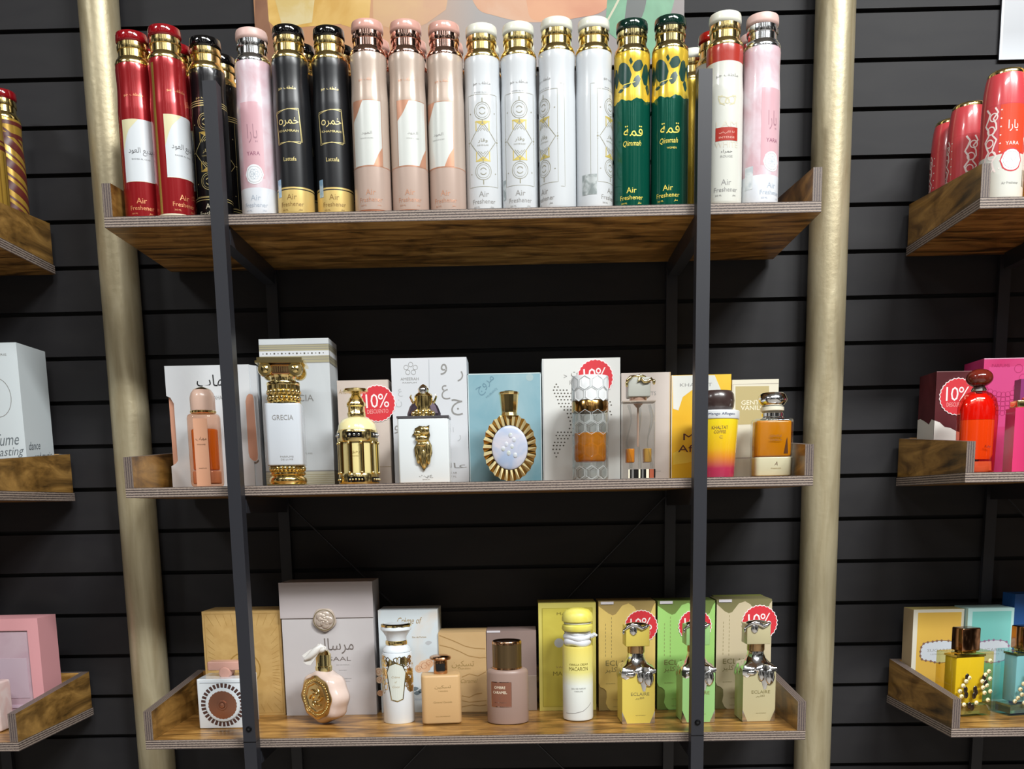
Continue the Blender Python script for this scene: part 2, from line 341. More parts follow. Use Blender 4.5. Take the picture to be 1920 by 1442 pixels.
# ------------------------------------------------------------------ shelf racks
M_rust = wood('rustic_laminate', '#3d2b14', '#966b34', '#cd9e5a')
M_rusty = wood('rustic_laminate_crosswise', '#3a2913', '#82602f', '#b2894a', axis='Y')
M_edge = edge_wood('laminate_edge', 'Z', '#443a38', '#9a8b80', .0042)
M_edgex = edge_wood('laminate_edge_upright', 'X', '#4b4040', '#75685f', .004)
M_blk = mat('black_powder_coat', '#26272d', .42, .0, .5)
M_bolt = mat('black_bolt', '#101014', .3, .6)
def make_rack(xc, label):
    t = thing('shelf_rack', label, 'shelf rack', (xc, 0, 0), 0, 'rustic wood and black metal racks')
    for zt in (Z1, Z2, Z3):
        b = MB(); b.box(-.6, .6, 0, DEP, -THK, 0, [M_edge, M_edge, M_edge, M_edge, M_rust, M_rust])
        sh = b.build('shelf_board', t, (0, 0, zt))
        for sx in (-1, 1):
            b = MB(); x0, x1 = (-.6, -.6+TL) if sx < 0 else (.6-TL, .6); yb = DEP-DB
            P = [(0, 0), (yb, 0), (yb, HB), (0, HL)]
            b.prismx(P, x0, x1, M_rusty, M_edgex); b.build('side_lip', sh, (0, .0002, .0002))
        b = MB(); b.box(-.6+TL+.0005, .6-TL-.0005, DEP-DB-TL, DEP-DB, 0, HB, [M_rust, M_rust, M_edge, M_edge, M_edgex, M_edgex]); b.build('back_lip', sh, (0, 0, .0002))
        for sx in (-1, 1):
            b = MB(); b.box(sx*.4015-.011, sx*.4015+.011, .006, DEP-.014, zt-THK-.030, zt-THK-.0005, M_blk); b.build('side_rail', t)
    zt = 2.0878
    for sx in (-1, 1):
        for fr in (0, 1):
            b = MB(); x = -.4015 if sx < 0 else .4003; hw = .0112; y0, y1 = (-.0262, -.0004) if fr == 0 else (DEP-.014, DEP+.011)
            if fr: b.box(x-hw, x+hw, DEP+.0004, DEP+.0112, 0, zt, M_blk)
            else: b.box(x-hw, x+hw, y0, y1, 0, zt, M_blk)
            if fr == 0: b.box(x-hw-.0003, x+hw+.0003, y0-.0003, y1, Z3-.0008, Z3+.0006, M_bolt)
            u = b.build('upright', t)
            if fr == 0:
                for zz in (Z3+.024,):
                    if zz > Z1: continue
                    b = MB(); b.T = Matrix.Translation((x, y0, zz)) @ Matrix.Rotation(PI/2, 4, 'X')
                    b.lathe([(.0052, 0), (.0052, .0012), (.0040, .0026)], M_bolt, 16); b.lathe([(.0022, .0027), (.0022, .0028)], M_groove, 6); b.build('bolt', u)
    for sx in (-1, 1):
        b = MB(); b.tube([(sx*.389, DEP-.003+.004*sx, 1.412), (-sx*.389, DEP-.003+.004*sx, .62)], .0022, M_blk, 6); b.build('cross_brace', t)
    return t
rack = make_rack(0.0, 'central rack of three rustic wood shelves full of cans and perfumes')
dup(rack, (-1.4335, 0, 0), 'rack with the striped gold can and a plain white box, cut by the frame')
dup(rack, (1.4626, 0, 0), 'rack with coral red cans and a magenta box, cut by the frame')
# ------------------------------------------------------------------ posters on the slatwall
def blob(pts, n=6):
    """smooth closed outline through points"""
    o = []; m = len(pts)
    for i in range(m):
        p0, p1, p2, p3 = (pts[(i+k-1) % m] for k in range(4))
        for j in range(n):
            t = j/n; o.append(tuple(.5*(2*p1[a]+(p2[a]-p0[a])*t+(2*p0[a]-5*p1[a]+4*p2[a]-p3[a])*t*t+(3*p1[a]-p0[a]-3*p2[a]+p3[a])*t**3) for a in (0, 1)))
    return o
PX0, PX1, PZ0, PZ1 = at(478, 50, .317)[0], at(1283, 20, .317)[0], at(900, 128, .317)[1], at(900, 128, .317)[1]+.62
b = MB(); pw = PX1-PX0; ph = PZ1-PZ0
M_pback = ramp_mat('poster_backdrop', [(0, '#a8744c'), (.3, '#c08a5c'), (.52, '#928b88'), (.62, '#8e8888'), (.80, '#7d7472'), (1, '#6f6462')], 0, pw, .35, 'X')
b.box(0, pw, 0, .006, 0, ph, [M_pback]+[mat('poster_board_edge', '#d8d4cf', .5)]*5)
fm = flat(0.0)
def PP(u, v): x, z = at(u, v, .317); return (x-PX0, z-PZ0)
def pshape(pts, m, o): b.poly([PP(*p) for p in pts], m, fm, o)
M_mango = mat('poster_mango', '#c99a3c', .35, noise=('#dfb968', 14, (1, 1, 1), .35, .6))
M_mangl = mat('poster_mango_light', '#d3c08c', .35, noise=('#cdb26c', 20, (1, 1, 1), .4, .6))
M_peach = mat('poster_peach', '#c9a06c', .35, noise=('#c0916a', 10, (1, 1, 1), .35, .6))
M_bowl = mat('poster_clay', '#b5683c', .35, noise=('#c98a5c', 6, (1, 1, 1), .3, .65))
M_bowll = mat('poster_clay_light', '#c9a184', .35, noise=('#c28a62', 8, (1, 1, 1), .35, .65))
M_leaf = mat('poster_leaf', '#3f7a55', .35, noise=('#5b9a72', 16, (1, 1, 1), .35, .65))
M_leafd = mat('poster_leaf_dark', '#3a3f3c', .35)
M_brn = mat('poster_brown', '#7b4f34', .35, noise=('#8f6244', 12, (1, 1, 1), .35, .65))
pshape([(478, 0), (500, 0), (504, 40), (520, 100), (530, 128), (478, 128)], M_brn, .0002)
pshape([(498, -60), (640, -60), (640, 45), (575, 50), (520, 56), (504, 40)], M_mango, .0004)
pshape([(516, 0), (590, -2), (585, 42), (530, 52)], M_mangl, .0006)
pshape([(640, -60), (700, -60), (692, 40), (660, 52), (640, 46)], M_mango, .0004)
pshape([(698, -60), (850, -60), (836, 18), (800, 44), (760, 60), (700, 44)], M_peach, .0004)
b.poly([PP(*p) for p in blob([(872, -80), (1010, -90), (1160, -80), (1140, 10), (1080, 32), (1000, 42), (930, 30), (890, 8)])], M_bowll, fm, .0005)
b.poly([PP(*p) for p in blob([(1000, -80), (1165, -80), (1140, 12), (1080, 34), (1016, 40), (990, 20)])], M_bowl, fm, .0007)
b.poly([PP(*p) for p in blob([(1160, -80), (1268, -80), (1262, 10), (1240, 60), (1215, 118), (1190, 100), (1140, 60), (1135, 44)])], M_leaf, fm, .0009)
b.poly([PP(*p) for p in blob([(1188, -60), (1215, -60), (1208, 20), (1182, 60), (1170, 50)])], M_leafd, fm, .0011)
b.stroke([PP(1135, 46), PP(1152, 15), PP(1180, -40)], .004, mat('poster_leaf_rim', '#b9b59a', .4), fm, .0012)
tag(b.build('poster', None, (PX0, .317, PZ0)), 'poster of mango cubes, a clay bowl and a green leaf above the cans', 'poster')
b = MB(); X0, ZB = at(1873, 112, .317); b.box(0, .5, 0, .006, 0, .6, [ramp_mat('poster_grey_fade', [(0, '#c3c8cf'), (.10, '#a2a5ab'), (.4, '#94959b'), (1, '#8c8c92')], 0, .5, .3, 'Z')]+[mat('poster_dark_edge', '#2a2a30', .5)]*5)
b.box(.0015, .0045, -.0003, 0, .0015, .6, mat('poster_white_border', '#eef0f4', .4))
b.poly(blob([(.032, .16), (.045, .115), (.09, .09), (.2, .12), (.2, .3), (.06, .3)]), mat('poster_orange', '#b07450', .35, noise=('#d9a884', 12, (1, 1, 1), .35, .65)), fm, .0004)
tag(b.build('poster', None, (X0, .3175, ZB)), 'pale grey poster with an orange corner above the coral red cans', 'poster')
# ------------------------------------------------------------------ air freshener cans
M_gold = mat('polished_gold', '#f4dc98', .16, 1.0)
M_goldd = mat('pale_gold', '#f0dfa2', .12, 1.0)
M_rose = mat('rose_gold', '#e8bfb0', .10, 1.0)
M_silv = mat('polished_silver', '#e6e9ec', .13, 1.0)
M_goldp = mat('gold_print', '#d8b45a', .32, .55)
M_goldl = mat('gold_print_light', '#e3d08e', .35, .4)
H = .300; R0 = .0317
_PROF = [(.0297, 0), (.0306, .0012), (.0312, .006), (.0312, .175), (.0310, .180), (.0303, .191), (.0296, .208), (.0297, .222), (.0303, .235), (.0305, .243), (.0299, .248)]
def prof_r(z):
    for (r0, z0), (r1, z1) in zip(_PROF[:-1], _PROF[1:]):
        if z <= z1: return r0+(r1-r0)*(max(z, z0)-z0)/(z1-z0)
    return _PROF[-1][0]
def body_rings(bands):
    """cut the can outline at the colour boundaries; bands = [(top z, material), ...] from the bottom"""
    zs = sorted(set([z for _, z in _PROF]+[z for z, _ in bands if z < _PROF[-1][1]]))
    pr = [(prof_r(z), z) for z in zs]; ms = []
    for (r0, z0), (r1, z1) in zip(pr[:-1], pr[1:]):
        ms.append(next(m for zt, m in bands if z1 <= zt+1e-9))
    return pr, ms
def can(label, loc, bands, cap, neck, deco=None, rot=0.0, group=None, capname='cap', disc=True):
    t = thing('air_freshener_can', label, 'air freshener can', loc, 0, group)
    b = MB(); pr, ms = body_rings(bands); b.lathe(pr, ms, 44)
    if deco: deco(b, round_(prof_r, rot))
    b.build('body', t)
    b = MB(); b.lathe([(.0302, .2478), (.0304, .251), (.0290, .2555), (.0262, .2585), (.0258, .2600), (.0240, .2606), (.0238, .2720), (.0252, .2724), (.0256, .2740), (.0256, .2785), (.0246, .2792), (.0246, .2835)], neck, 40)
    b.build('neck', t)
    b = MB(); b.lathe([(.0236, .2836), (.0262, .2860), (.0266, .2885), (.0264, .2960), (.0256, .2990), (.0235, .3), (.010, .3004)], cap, 40); b.build(capname, t)
    return t
def air(b, mp, m, z=.030, w=.017, s0=0.0, m2=None):
    b.text('Air', w, m, s0, z, mp, h=.0088); b.text('Freshener', .040, m, s0, z-.0115, mp, h=.0072); b.text('300 ML', .011, m, s0-.0125, z-.0205, mp); b.text('عطر', .007, m, s0+.014, z-.0205, mp)
def jaww(b, mp, m, z=.200, w=.030, s0=0.0): b.text('ملطف جو', w, m, s0, z, mp, h=.0062)
def ornate(b, mp, ml, mf, s0=0.0):
    for z in (.161, .066):
        b.ring(s0, z, .0135, .0009, ml, mp); b.ring(s0, z, .0105, .0005, ml, mp)
        b.ring(s0, z, .0052, .0012, ml, mp, a0=.45, a1=PI-.45, n=10); b.ring(s0, z, .0052, .0012, ml, mp, a0=PI+.45, a1=2*PI-.45, n=10)
        b.stroke([(s0, z+.0135), (s0, z+.020)], .0016, ml, mp); b.stroke([(s0, z-.0135), (s0, z-.021)], .0016, ml, mp)
        for q in (-1, 1): b.disc(s0+q*.0215, z-.003, .0014, ml, mp, n=6)
    zc = .1135
    b.stroke([(s0-.023, zc), (s0, zc+.030), (s0+.023, zc), (s0, zc-.030)], .0011, ml, mp, closed=True)
    for q in (1, -1):
        b.stroke([(s0-.0125, zc+q*.031), (s0+.0125, zc+q*.031)], .0018, mf, mp); b.stroke([(s0-.011, zc+q*.031), (s0-.011, zc+q*.0165)], .0016, mf, mp, o=.0007); b.stroke([(s0+.011, zc+q*.031), (s0+.011, zc+q*.0165)], .0016, mf, mp, o=.0007)
        tri = [(s0-.010, zc+q*.030), (s0+.010, zc+q*.030), (s0, zc+q*.0235)]; b.poly(tri if q < 0 else tri[::-1], mf, mp, .0003)
        b.stroke([(s0-.0085, zc+q*.0150), (s0, zc+q*.0245), (s0+.0085, zc+q*.0150)], .0009, ml, mp)
        b.stroke([(s0-.004, zc+q*.0165), (s0, zc+q*.0205), (s0+.004, zc+q*.0165)], .0009, ml, mp)
        b.disc(s0+q*.0262, zc, .0019, ml, mp, n=8); b.disc(s0+q*.0262, zc+.0045, .0010, ml, mp, n=6); b.disc(s0+q*.0262, zc-.0045, .0010, ml, mp, n=6)
    b.text('وقار', .016, ml, s0, zc+.001, mp, h=.007); b.text('OUD FOR GLORY', .020, ml, s0, zc-.0065, mp, h=.0022)
    b.stroke([(s0-.0265, .187), (s0+.0265, .187), (s0+.0265, .042), (s0-.0265, .042)], .0006, ml, mp, closed=True)
GX = 'front row of air freshener cans on the top shelf'; GY = 'second and third row of air freshener cans on the top shelf'
def spot(u, vt, h=H):
    """where a can stands whose cap centre shows at pixel u and whose top shows at pixel row vt"""
    lo, hi = 0.0, .29
    for _ in range(40):
        y = (lo+hi)/2
        if at(u, vt, y)[1]-Z1 < h: lo = y
        else: hi = y
    return (at(u, vt, y)[0], y, Z1+.0004)
# crimson cans
M_red = mat('crimson_can_lacquer', '#9c1f24', .22, .35, coat=.3); M_redc = mat('crimson_cap_gloss', '#8c0f18', .10, coat=.6)
M_lab = mat('pale_grey_label', '#cfd5da', .35); M_labg = mat('label_gold_corner', '#d6d0a8', .35); M_ink = mat('dark_ink', '#4b4a4e', .5); M_inkl = mat('grey_ink', '#8b8a88', .5)
M_orn = mat('copper_print', '#e09a6a', .35, .3); M_cream = mat('cream_gloss', '#efe9d2', .2, coat=.3)
def d_red(ls, stripe):
    def f(b, mp):
        b.patch(ls-.022, ls+.044, .061, .159, M_lab, mp, n=14); w = lambda x: ls-.022+x
        b.poly([(w(0), .159), (w(0), .110), (w(.011), .140), (w(.030), .159)], M_labg, mp, .0006); b.poly([(w(.066), .061), (w(.066), .085), (w(.052), .061)], M_labg, mp, .0006)
        b.stroke([(w(0), .0608), (w(.066), .0608)], .0008, M_cream, mp, .0007)
        b.text('بديع العود', .040, M_ink, ls+.008, .108, mp, h=.013); b.text("BADEE AL OUD", .030, M_ink, ls+.008, .096, mp, h=.0022)
        jaww(b, mp, M_orn, .197, .032, ls+.002); air(b, mp, M_orn, s0=ls+.004)
        if stripe: b.patch(-.030, -.0245, .004, .24, mat('gold_seam', '#e8b95e', .2, .8), mp, n=2, k=14)
    return f
RB = [(.0035, M_cream), (.3, M_red)]
a1 = spot(247, 68); a2 = spot(308, 57)
c_red = can('crimson can at the very end of the shelf, beside the gold pole', a1, [(.3, M_red)], M_redc, M_gold, d_red(0, False), .12, GX)
c_red2 = can('crimson can with a cream foot and a gold seam down its side', a2, RB, M_redc, M_gold, d_red(.010, True), .36, GX)
dup(c_red, (a1[0]-.0005, a1[1]+.066, a1[2]), 'crimson can hidden behind the crimson can beside the gold pole', GY)
dup(c_red2, (a2[0]-.004, a2[1]+.0645, a2[2]), 'crimson can directly behind the one with the gold seam', GY)
dup(c_red2, (a2[0]-.004, a2[1]+.129, a2[2]), 'crimson can third deep, its cap peeping over the gold seam row', GY)
# black can with gold ornament
M_blkc = mat('black_can_lacquer', '#17171a', .25, .2, coat=.3); M_blkg = mat('black_cap_gloss', '#08080a', .06, coat=.8)
def d_orn_black(b, mp):
    ornate(b, mp, M_goldl, M_goldp)
    for z in (.187, .1905, .194): b.patch(-.06, .06, z, z+.0013, M_goldl, mp, n=16)
    for z in (.036, .040): b.patch(-.06, .06, z, z+.0012, M_goldl, mp, n=16)
    jaww(b, mp, M_goldl); air(b, mp, mat('ivory_print', '#e9e2c8', .4), .026)
a3 = spot(384, 78)
c_blk = can('black can with gold diamond ornament, half behind the upright', a3, [(.3, M_blkc)], M_blkg, M_gold, d_orn_black, .05, GX)
dup(c_blk, (a3[0]+.005, a3[1]+.0655, a3[2]), 'black can with gold ornament, second in its column behind the upright', GY)
dup(c_blk, (a3[0]+.006, a3[1]+.131, a3[2]), 'black can with gold ornament, last in its column, its cap lowest', GY)
# pink marbled cans with a white seal
M_pinkm = mat('pink_marble_print', '#cda9b2', .28, coat=.3, noise=('#dccfd7', 26, (1, 1, .7), .36, .62))
M_pinkp = mat('pink_print', '#cfa3ac', .28, coat=.3, noise=('#d5b0b8', 12, (1, 1, .4), .4, .6)); M_whitef = mat('white_marble_print', '#dfe3ea', .3, noise=('#cdd2da', 24, (1, 1, 1), .35, .65))
M_pinkc = mat('dusty_pink_plastic', '#dcbab2', .38); M_seal = mat('white_seal', '#e9edf2', .35); M_plum = mat('plum_ink', '#8a4a66', .45)
def d_yara(s0, leaf):
    def f(b, mp):
        b.patch(-.016+s0, .022+s0, .062, .182, M_pinkp, mp, n=8, k=4)
        b.text('يارا', .017, mat('rose_ink', '#a67c88', .5), s0+.004, .132, mp, h=.030); b.text('YARA', .0225, M_plum, s0+.004, .101, mp, h=.0062)
        b.disc(s0+.004, .068, .0158, M_seal, mp, .0007, 28); b.ring(s0+.004, .068, .0128, .0005, M_inkl, mp, .0009)
        for k in range(6): b.ring(s0+.004+.0045*math.cos(k*PI/3), .068+.0045*math.sin(k*PI/3), .0042, .0005, mat('pale_blue_ink', '#a9b4c2', .5), mp, .0009, 12)
        air(b, mp, mat('pale_blue_ink', '#a9b4c2', .5), .031, s0=s0+.004)
        if leaf: b.patch(-.034, -.018, .026, .062, mat('silver_floral_print', '#b9c2c8', .4, noise=('#d9dde0', 60, (1, 1, 1), .4, .6)), mp, .0005, 6)
    return f
YB = [(.047, M_whitef), (.3, M_pinkm)]
c_p1 = can('pale pink marbled can with a white seal, beside the upright', spot(471, 63), YB, M_pinkc, M_silv, d_yara(-.004, False), 0, GX)
c_p2 = can('pale pink marbled can with a white seal, nearest the pole at the shelf end', spot(1430, 35), YB, M_pinkc, M_silv, d_yara(.010, True), 0, GX)
q = spot(1430, 35); dup(c_p2, (q[0]+.003, q[1]+.066, q[2]), 'pale pink can behind the last can of the front row', GY)
# matt black cans with a gold foot
M_mblk = mat('matt_black_lacquer', '#1b1c1f', .30, .15); M_gfoot = mat('satin_gold_band', '#dfc27a', .32, .4); M_dk = mat('dark_band', '#1a1612', .4); M_bronzei = mat('bronze_ink', '#8a6a30', .45)
def d_khamrah(b, mp):
    jaww(b, mp, M_goldl, .199); b.text('خمر', .026, M_goldl, .0045, .146, mp, h=.014); b.ring(-.0128, .1465, .0036, .0014, M_goldl, mp, n=18); b.text('KHAMRAH', .033, M_goldl, 0, .1325, mp, h=.0035)
    b.stroke([(-.021, .163), (0, .166), (.018, .168), (.021, .118), (.019, .113), (0, .1155), (-.020, .112)], .0008, M_goldl, mp, closed=True); b.stroke([(-.022, .160), (0, .1665), (.0185, .165), (.023, .116), (0, .1148), (-.018, .1145)], .0006, M_goldl, mp, closed=True)
    b.text('Lattafa', .022, M_goldl, 0, .0885, mp, h=.0062); air(b, mp, M_bronzei, .029)
    b.patch(-.0285, -.019, .030, .058, mat('blue_foil_sticker', '#8fb3cf', .3, .3, noise=('#c4d6e2', 80, (1, 1, 1), .4, .6)), mp, .0006, 4)
KB = [(.0400, M_gfoot), (.0418, M_dk), (.0445, M_gfoot), (.3, M_mblk)]
ka, kb = spot(540, 57), spot(616, 59)
c_k = can('black can with gold foot and framed lettering, beside the pale pink can', ka, KB, M_blkg, M_gold, d_khamrah, -.03, GX)
dup(c_k, kb, 'black can with gold foot and framed lettering, beside the rose gold cans', GX, .12)
dup(c_k, (ka[0]+.004, ka[1]+.066, ka[2]), 'black can with gold foot behind the pale pink can neighbour', GY)
dup(c_k, (kb[0]+.004, kb[1]+.066, kb[2]), 'black can with gold foot behind the rose gold can neighbour', GY)
# rose gold cans
M_bg = mat('blush_beige_lacquer', '#baa799', .26, .15, coat=.2, noise=('#c0b0a4', 14, (1, 1, .5), .4, .6)); M_bg2 = mat('blush_lower_band', '#bda79b', .26, .15, coat=.2); M_rc = mat('blush_pink_cap', '#d6a497', .18, coat=.4)
M_rp = mat('rose_print', '#c99479', .3, .35)
def d_rose(s0):
    def f(b, mp):
        b.patch(s0-.026, s0+.026, .072, .173, mat('silver_white_label', '#d9dcd8', .25, .2), mp, n=12)
        w = lambda x: s0-.026+x
        b.poly([(w(0), .173), (w(0), .142), (w(.010), .152), (w(.021), .173)], M_rp, mp, .0006); b.poly([(w(.052), .072), (w(.052), .101), (w(.043), .088), (w(.036), .072)], M_rp, mp, .0006)
        b.stroke([(w(0), .173), (w(.052), .173), (w(.052), .0715), (w(0), .0715)], .0008, M_rp, mp, .0008, closed=True)
        b.text('العود', .018, M_inkl, s0, .122, mp, h=.006); b.text('HONOR & GLORY', .022, M_inkl, s0, .114, mp, h=.002)
        b.patch(-.06, .06, .0700, .0712, M_rp, mp, n=18); jaww(b, mp, M_rp, .205, .028); air(b, mp, M_rp, .030)
    return f
ROB = [(.0030, mat('copper_foot', '#c58a70', .25, .5)), (.0700, M_bg2), (.3, M_bg)]
for u, vt, s0, lab, rz in ((688, 47, -.003, 'blush beige can with a rose gold neck, beside the black can', 0), (760, 48, .008, 'blush beige can with a rose gold neck, middle one of three', .06), (832, 51, -.010, 'blush beige can with a rose gold neck, beside the white cans', -.08)):
    q = spot(u, vt); can(lab, q, ROB, M_rc, M_rose, d_rose(s0), rz, GX)
    can('blush beige can behind '+{688: 'the rose gold can next to the black one', 760: 'the middle rose gold can', 832: 'the rose gold can next to the white one'}[u], (q[0]+.002, q[1]+.066, q[2]), ROB, M_rc, M_rose, None, 0, GY)
# white ornate cans
M_wc = mat('white_can_lacquer', '#cbcfd3', .22, coat=.3); M_wcap = mat('ivory_cap', '#e6e6d8', .22, coat=.4); M_orn1 = mat('ornament_ink', '#8d8a76', .45); M_orn2 = mat('ornament_gold', '#c8b45e', .4, .1)
def d_white(s0, holo):
    def f(b, mp):
        ornate(b, mp, M_orn1, M_orn2, s0); jaww(b, mp, M_inkl, .204, .030, s0); b.text('BADEE AL OUD', .026, M_inkl, s0, .190, mp, h=.002); air(b, mp, M_inkl, .030, s0=s0)
        if abs(s0) > .02:
            q = 1 if s0 < 0 else -1; b.stroke([(s0+q*.031, .195), (s0+q*.038, .195), (s0+q*.038, .035), (s0+q*.031, .035)], .0005, M_orn1, mp)
        if holo is not None: b.patch(holo, holo+(.026 if abs(s0) > .02 else .008), .022, .054, mat('silver_hologram_sticker', '#9aa3a3', .3, .5, noise=('#c9cfcf', 90, (1, 1, 1), .4, .6)), mp, .0007, 6)
    return f
for u, vt, s0, holo, lab in ((902, 55, 0, None, 'white can with gold ornament facing front, beside the blush cans'), (971, 52, 0, -.036, 'white can with gold ornament facing front, second white one along'),
                             (1043, 43, -.027, None, 'white can turned so its ornament shows at one side only'), (1113, 43, .030, -.024, 'white can with a silver hologram sticker, beside the green cans')):
    q = spot(u, vt); can(lab, q, [(.3, M_wc)], M_wcap, M_gold, d_white(s0, holo), 0, GX)
    if u < 1100: can('white can behind '+{902: 'the white can next to the blush ones', 971: 'the second front-facing white can', 1043: 'the white can that is turned aside'}[u], (q[0]+.002, q[1]+.066, q[2]), [(.3, M_wc)], M_wcap, M_gold, None, 0, GY)
# green and gold cans
M_grn = mat('emerald_can_lacquer', '#0d5a48', .16, .45, coat=.4); M_yel = mat('yellow_gold_lacquer', '#e2c040', .20, .40, coat=.3); M_grnc = mat('dark_green_cap', '#0c2a22', .08, coat=.7); M_lf = mat('deep_green_print', '#123c34', .25); M_yp = mat('yellow_print', '#e6d257', .4, .2)
LEAVES = [(-.013, .213, .0125, .019, .35), (.011, .224, .011, .008, .7), (.0085, .200, .006, .011, -.5), (-.001, .231, .003, .006, .2), (.026, .212, .0085, .017, -.1), (-.008, .194, .008, .0035, .3), (-.019, .188, .006, .003, .1), (-.030, .210, .006, .016, .1), (.031, .190, .005, .009, .3), (.044, .214, .009, .013, .5), (-.043, .204, .009, .014, -.4)]
def d_green(s0, sub):
    def f(b, mp):
        for x, z, rx, rz, an in LEAVES: b.poly([(s0+x+rx*math.cos(q)*math.cos(an)-rz*math.sin(q)*math.sin(an), z+rx*math.cos(q)*math.sin(an)+rz*math.sin(q)*math.cos(an)) for q in [2*PI*i/18 for i in range(18)]], M_lf, mp, .0004)
        b.stroke([(s0-.014, .196), (s0-.004, .197), (s0+.006, .199)], .0012, M_yp, mp, .0007)
        pts = [(s, .172+.0022*math.sin(s*210)+.001*math.sin(s*530)) for s in [-.09+.18*i/40 for i in range(41)]]
        for i in range(40): b.add([mp(pts[i][0], .1682, .0003), mp(pts[i+1][0], .1682, .0003), mp(pts[i+1][0], pts[i+1][1], .0003), mp(*pts[i], .0003)], [(0, 1, 2, 3)], M_grn)
        b.text('قمة', .033, M_yp, s0+.003, .123, mp, h=.017); b.text('Qimmah', .031, M_yp, s0+.001, .103, mp, h=.010, shear=.3)
        if sub: b.text('WOMEN', .016, M_yp, s0+.006, .092, mp, h=.003)
        air(b, mp, M_yp, .030, s0=s0)
    return f
GB = [(.1690, M_grn), (.3, M_yel)]
can('emerald green can with yellow gold leafy shoulder, beside the white can', spot(1185, 46), GB, M_grnc, M_goldd, d_green(-.004, False), 0, GX)
can('emerald green can with yellow gold leafy shoulder, beside the upright', spot(1257, 39), GB, M_grnc, M_goldd, d_green(-.007, True), 0, GX)
# white can with brick red shoulder
M_brick = mat('brick_red_print', '#a8352b', .25, coat=.3); M_off = mat('ivory_can_lacquer', '#d2d3cb', .25, coat=.3); M_pale = mat('pale_beige_ink', '#cfc8b8', .5)
def d_iam(b, mp):
    b.text('ملطف جو', .038, M_inkl, 0, .199, mp, h=.006); b.ring(0, .159, .0035, .0012, mat('crest_print', '#cdc6a0', .5), mp); b.ring(-.007, .161, .0055, .0008, mat('crest_print'), mp, n=14); b.ring(.007, .161, .0055, .0008, mat('crest_print'), mp, n=14); b.stroke([(-.015, .168), (0, .164), (.015, .168)], .001, mat('crest_print'), mp)
    for q in (-1, 1): b.stroke([(q*.004, .153), (q*.012, .156), (q*.015, .166), (q*.008, .168)], .0014, mat('crest_print', '#cdc6a0', .5), mp)
    b.text('I AM', .037, M_pale, 0, .124, mp, h=.009); b.text('WHITE', .040, M_pale, 0, .0925, mp, h=.009); b.patch(-.019, .019, .0985, .119, M_brick, mp, .0008, 8)
    b.text('أنا الأبيض'.replace('أ', 'ا'), .026, mat('pink_ink', '#e5b8a8', .5), 0, .111, mp, .0011, h=.005); b.text('INTENSE', .026, mat('pink_ink', '#e5b8a8', .5), 0, .1035, mp, .0011, h=.003)
    b.text('حمراء', .019, M_ink, 0, .0815, mp, h=.006); b.text('ROUGE', .020, M_inkl, 0, .074, mp, h=.0036); air(b, mp, M_inkl, .034)
q = spot(1360, 32)
c_iam = can('white can with brick red shoulder and red label, beside the upright', q, [(.2215, M_off), (.3, M_brick)], M_wcap, M_gold, d_iam, -.02, GX)
can('gold-necked can with a ruby cap behind the brick red shoulder can', (q[0]-.006, q[1]+.066, q[2]-.0), [(.3, M_off)], mat('ruby_cap', '#a01c14', .1, coat=.5), M_gold, None, 0, GY)
can('gold can with an ivory cap behind the upright, third deep', (q[0]-.031, q[1]+.128, q[2]), [(.3, M_yel)], M_wcap, M_gold, None, 0, GY)
# cans on the neighbouring racks
M_must = mat('mustard_gold_lacquer', '#b8923c', .28, .4, coat=.2); M_mar = mat('maroon_print', '#5e2420', .35)
def d_stripe(b, mp):
    for z0 in (-.06, -.02, .015, .055, .095, .135):
        for dz, w in ((0, .014), (.018, .004)):
            pts = [(s, z0+dz+.62*(s+.09)) for s in [-.09+.18*i/24 for i in range(25)]]
            pts = [p for p in pts if .006 < p[1] < .235]
            if len(pts) > 2: b.stroke([(p[0], z0+dz+.13-(p[1]-z0-dz)) for p in pts if .006 < z0+dz+.13-(p[1]-z0-dz) < .235] or pts, w, M_mar, mp)
    for z in (.214, .236): b.patch(-.09, .09, z, z+.007, M_mar, mp, .0006, 20)
can('mustard gold can with slanting maroon stripes on the rack next to the white box', (-.8822, .2555, Z1+.0004), [(.3, M_must)], M_redc, M_gold, d_stripe, .4)
def d_plain(b, mp):
    for z, w in ((.172, .008), (.186, .003)): b.patch(-.09, .09, z, z+w, M_mar, mp, .0006, 20)
    b.ring(.004, .206, .015, .004, M_mar, mp); b.ring(.004, .206, .009, .002, M_mar, mp)
    for k in range(16): b.patch(-.09+k*.012, -.0875+k*.012, .006, .168, mat('dark_gold_stripe', '#8f6d2a', .3, .4), mp, .0003, 1, 3)
can('mustard gold can with maroon medallion, cut off by the frame', (-.8845, .188, Z1+.0004), [(.3, M_must)], M_redc, M_gold, d_plain, .5)
M_coral = mat('coral_red_lacquer', '#c8444a', .25, coat=.4); M_coralo = mat('orange_red_panel', '#d2482e', .25, coat=.3); M_lace = mat('white_lace_print', '#eddcd8', .4)
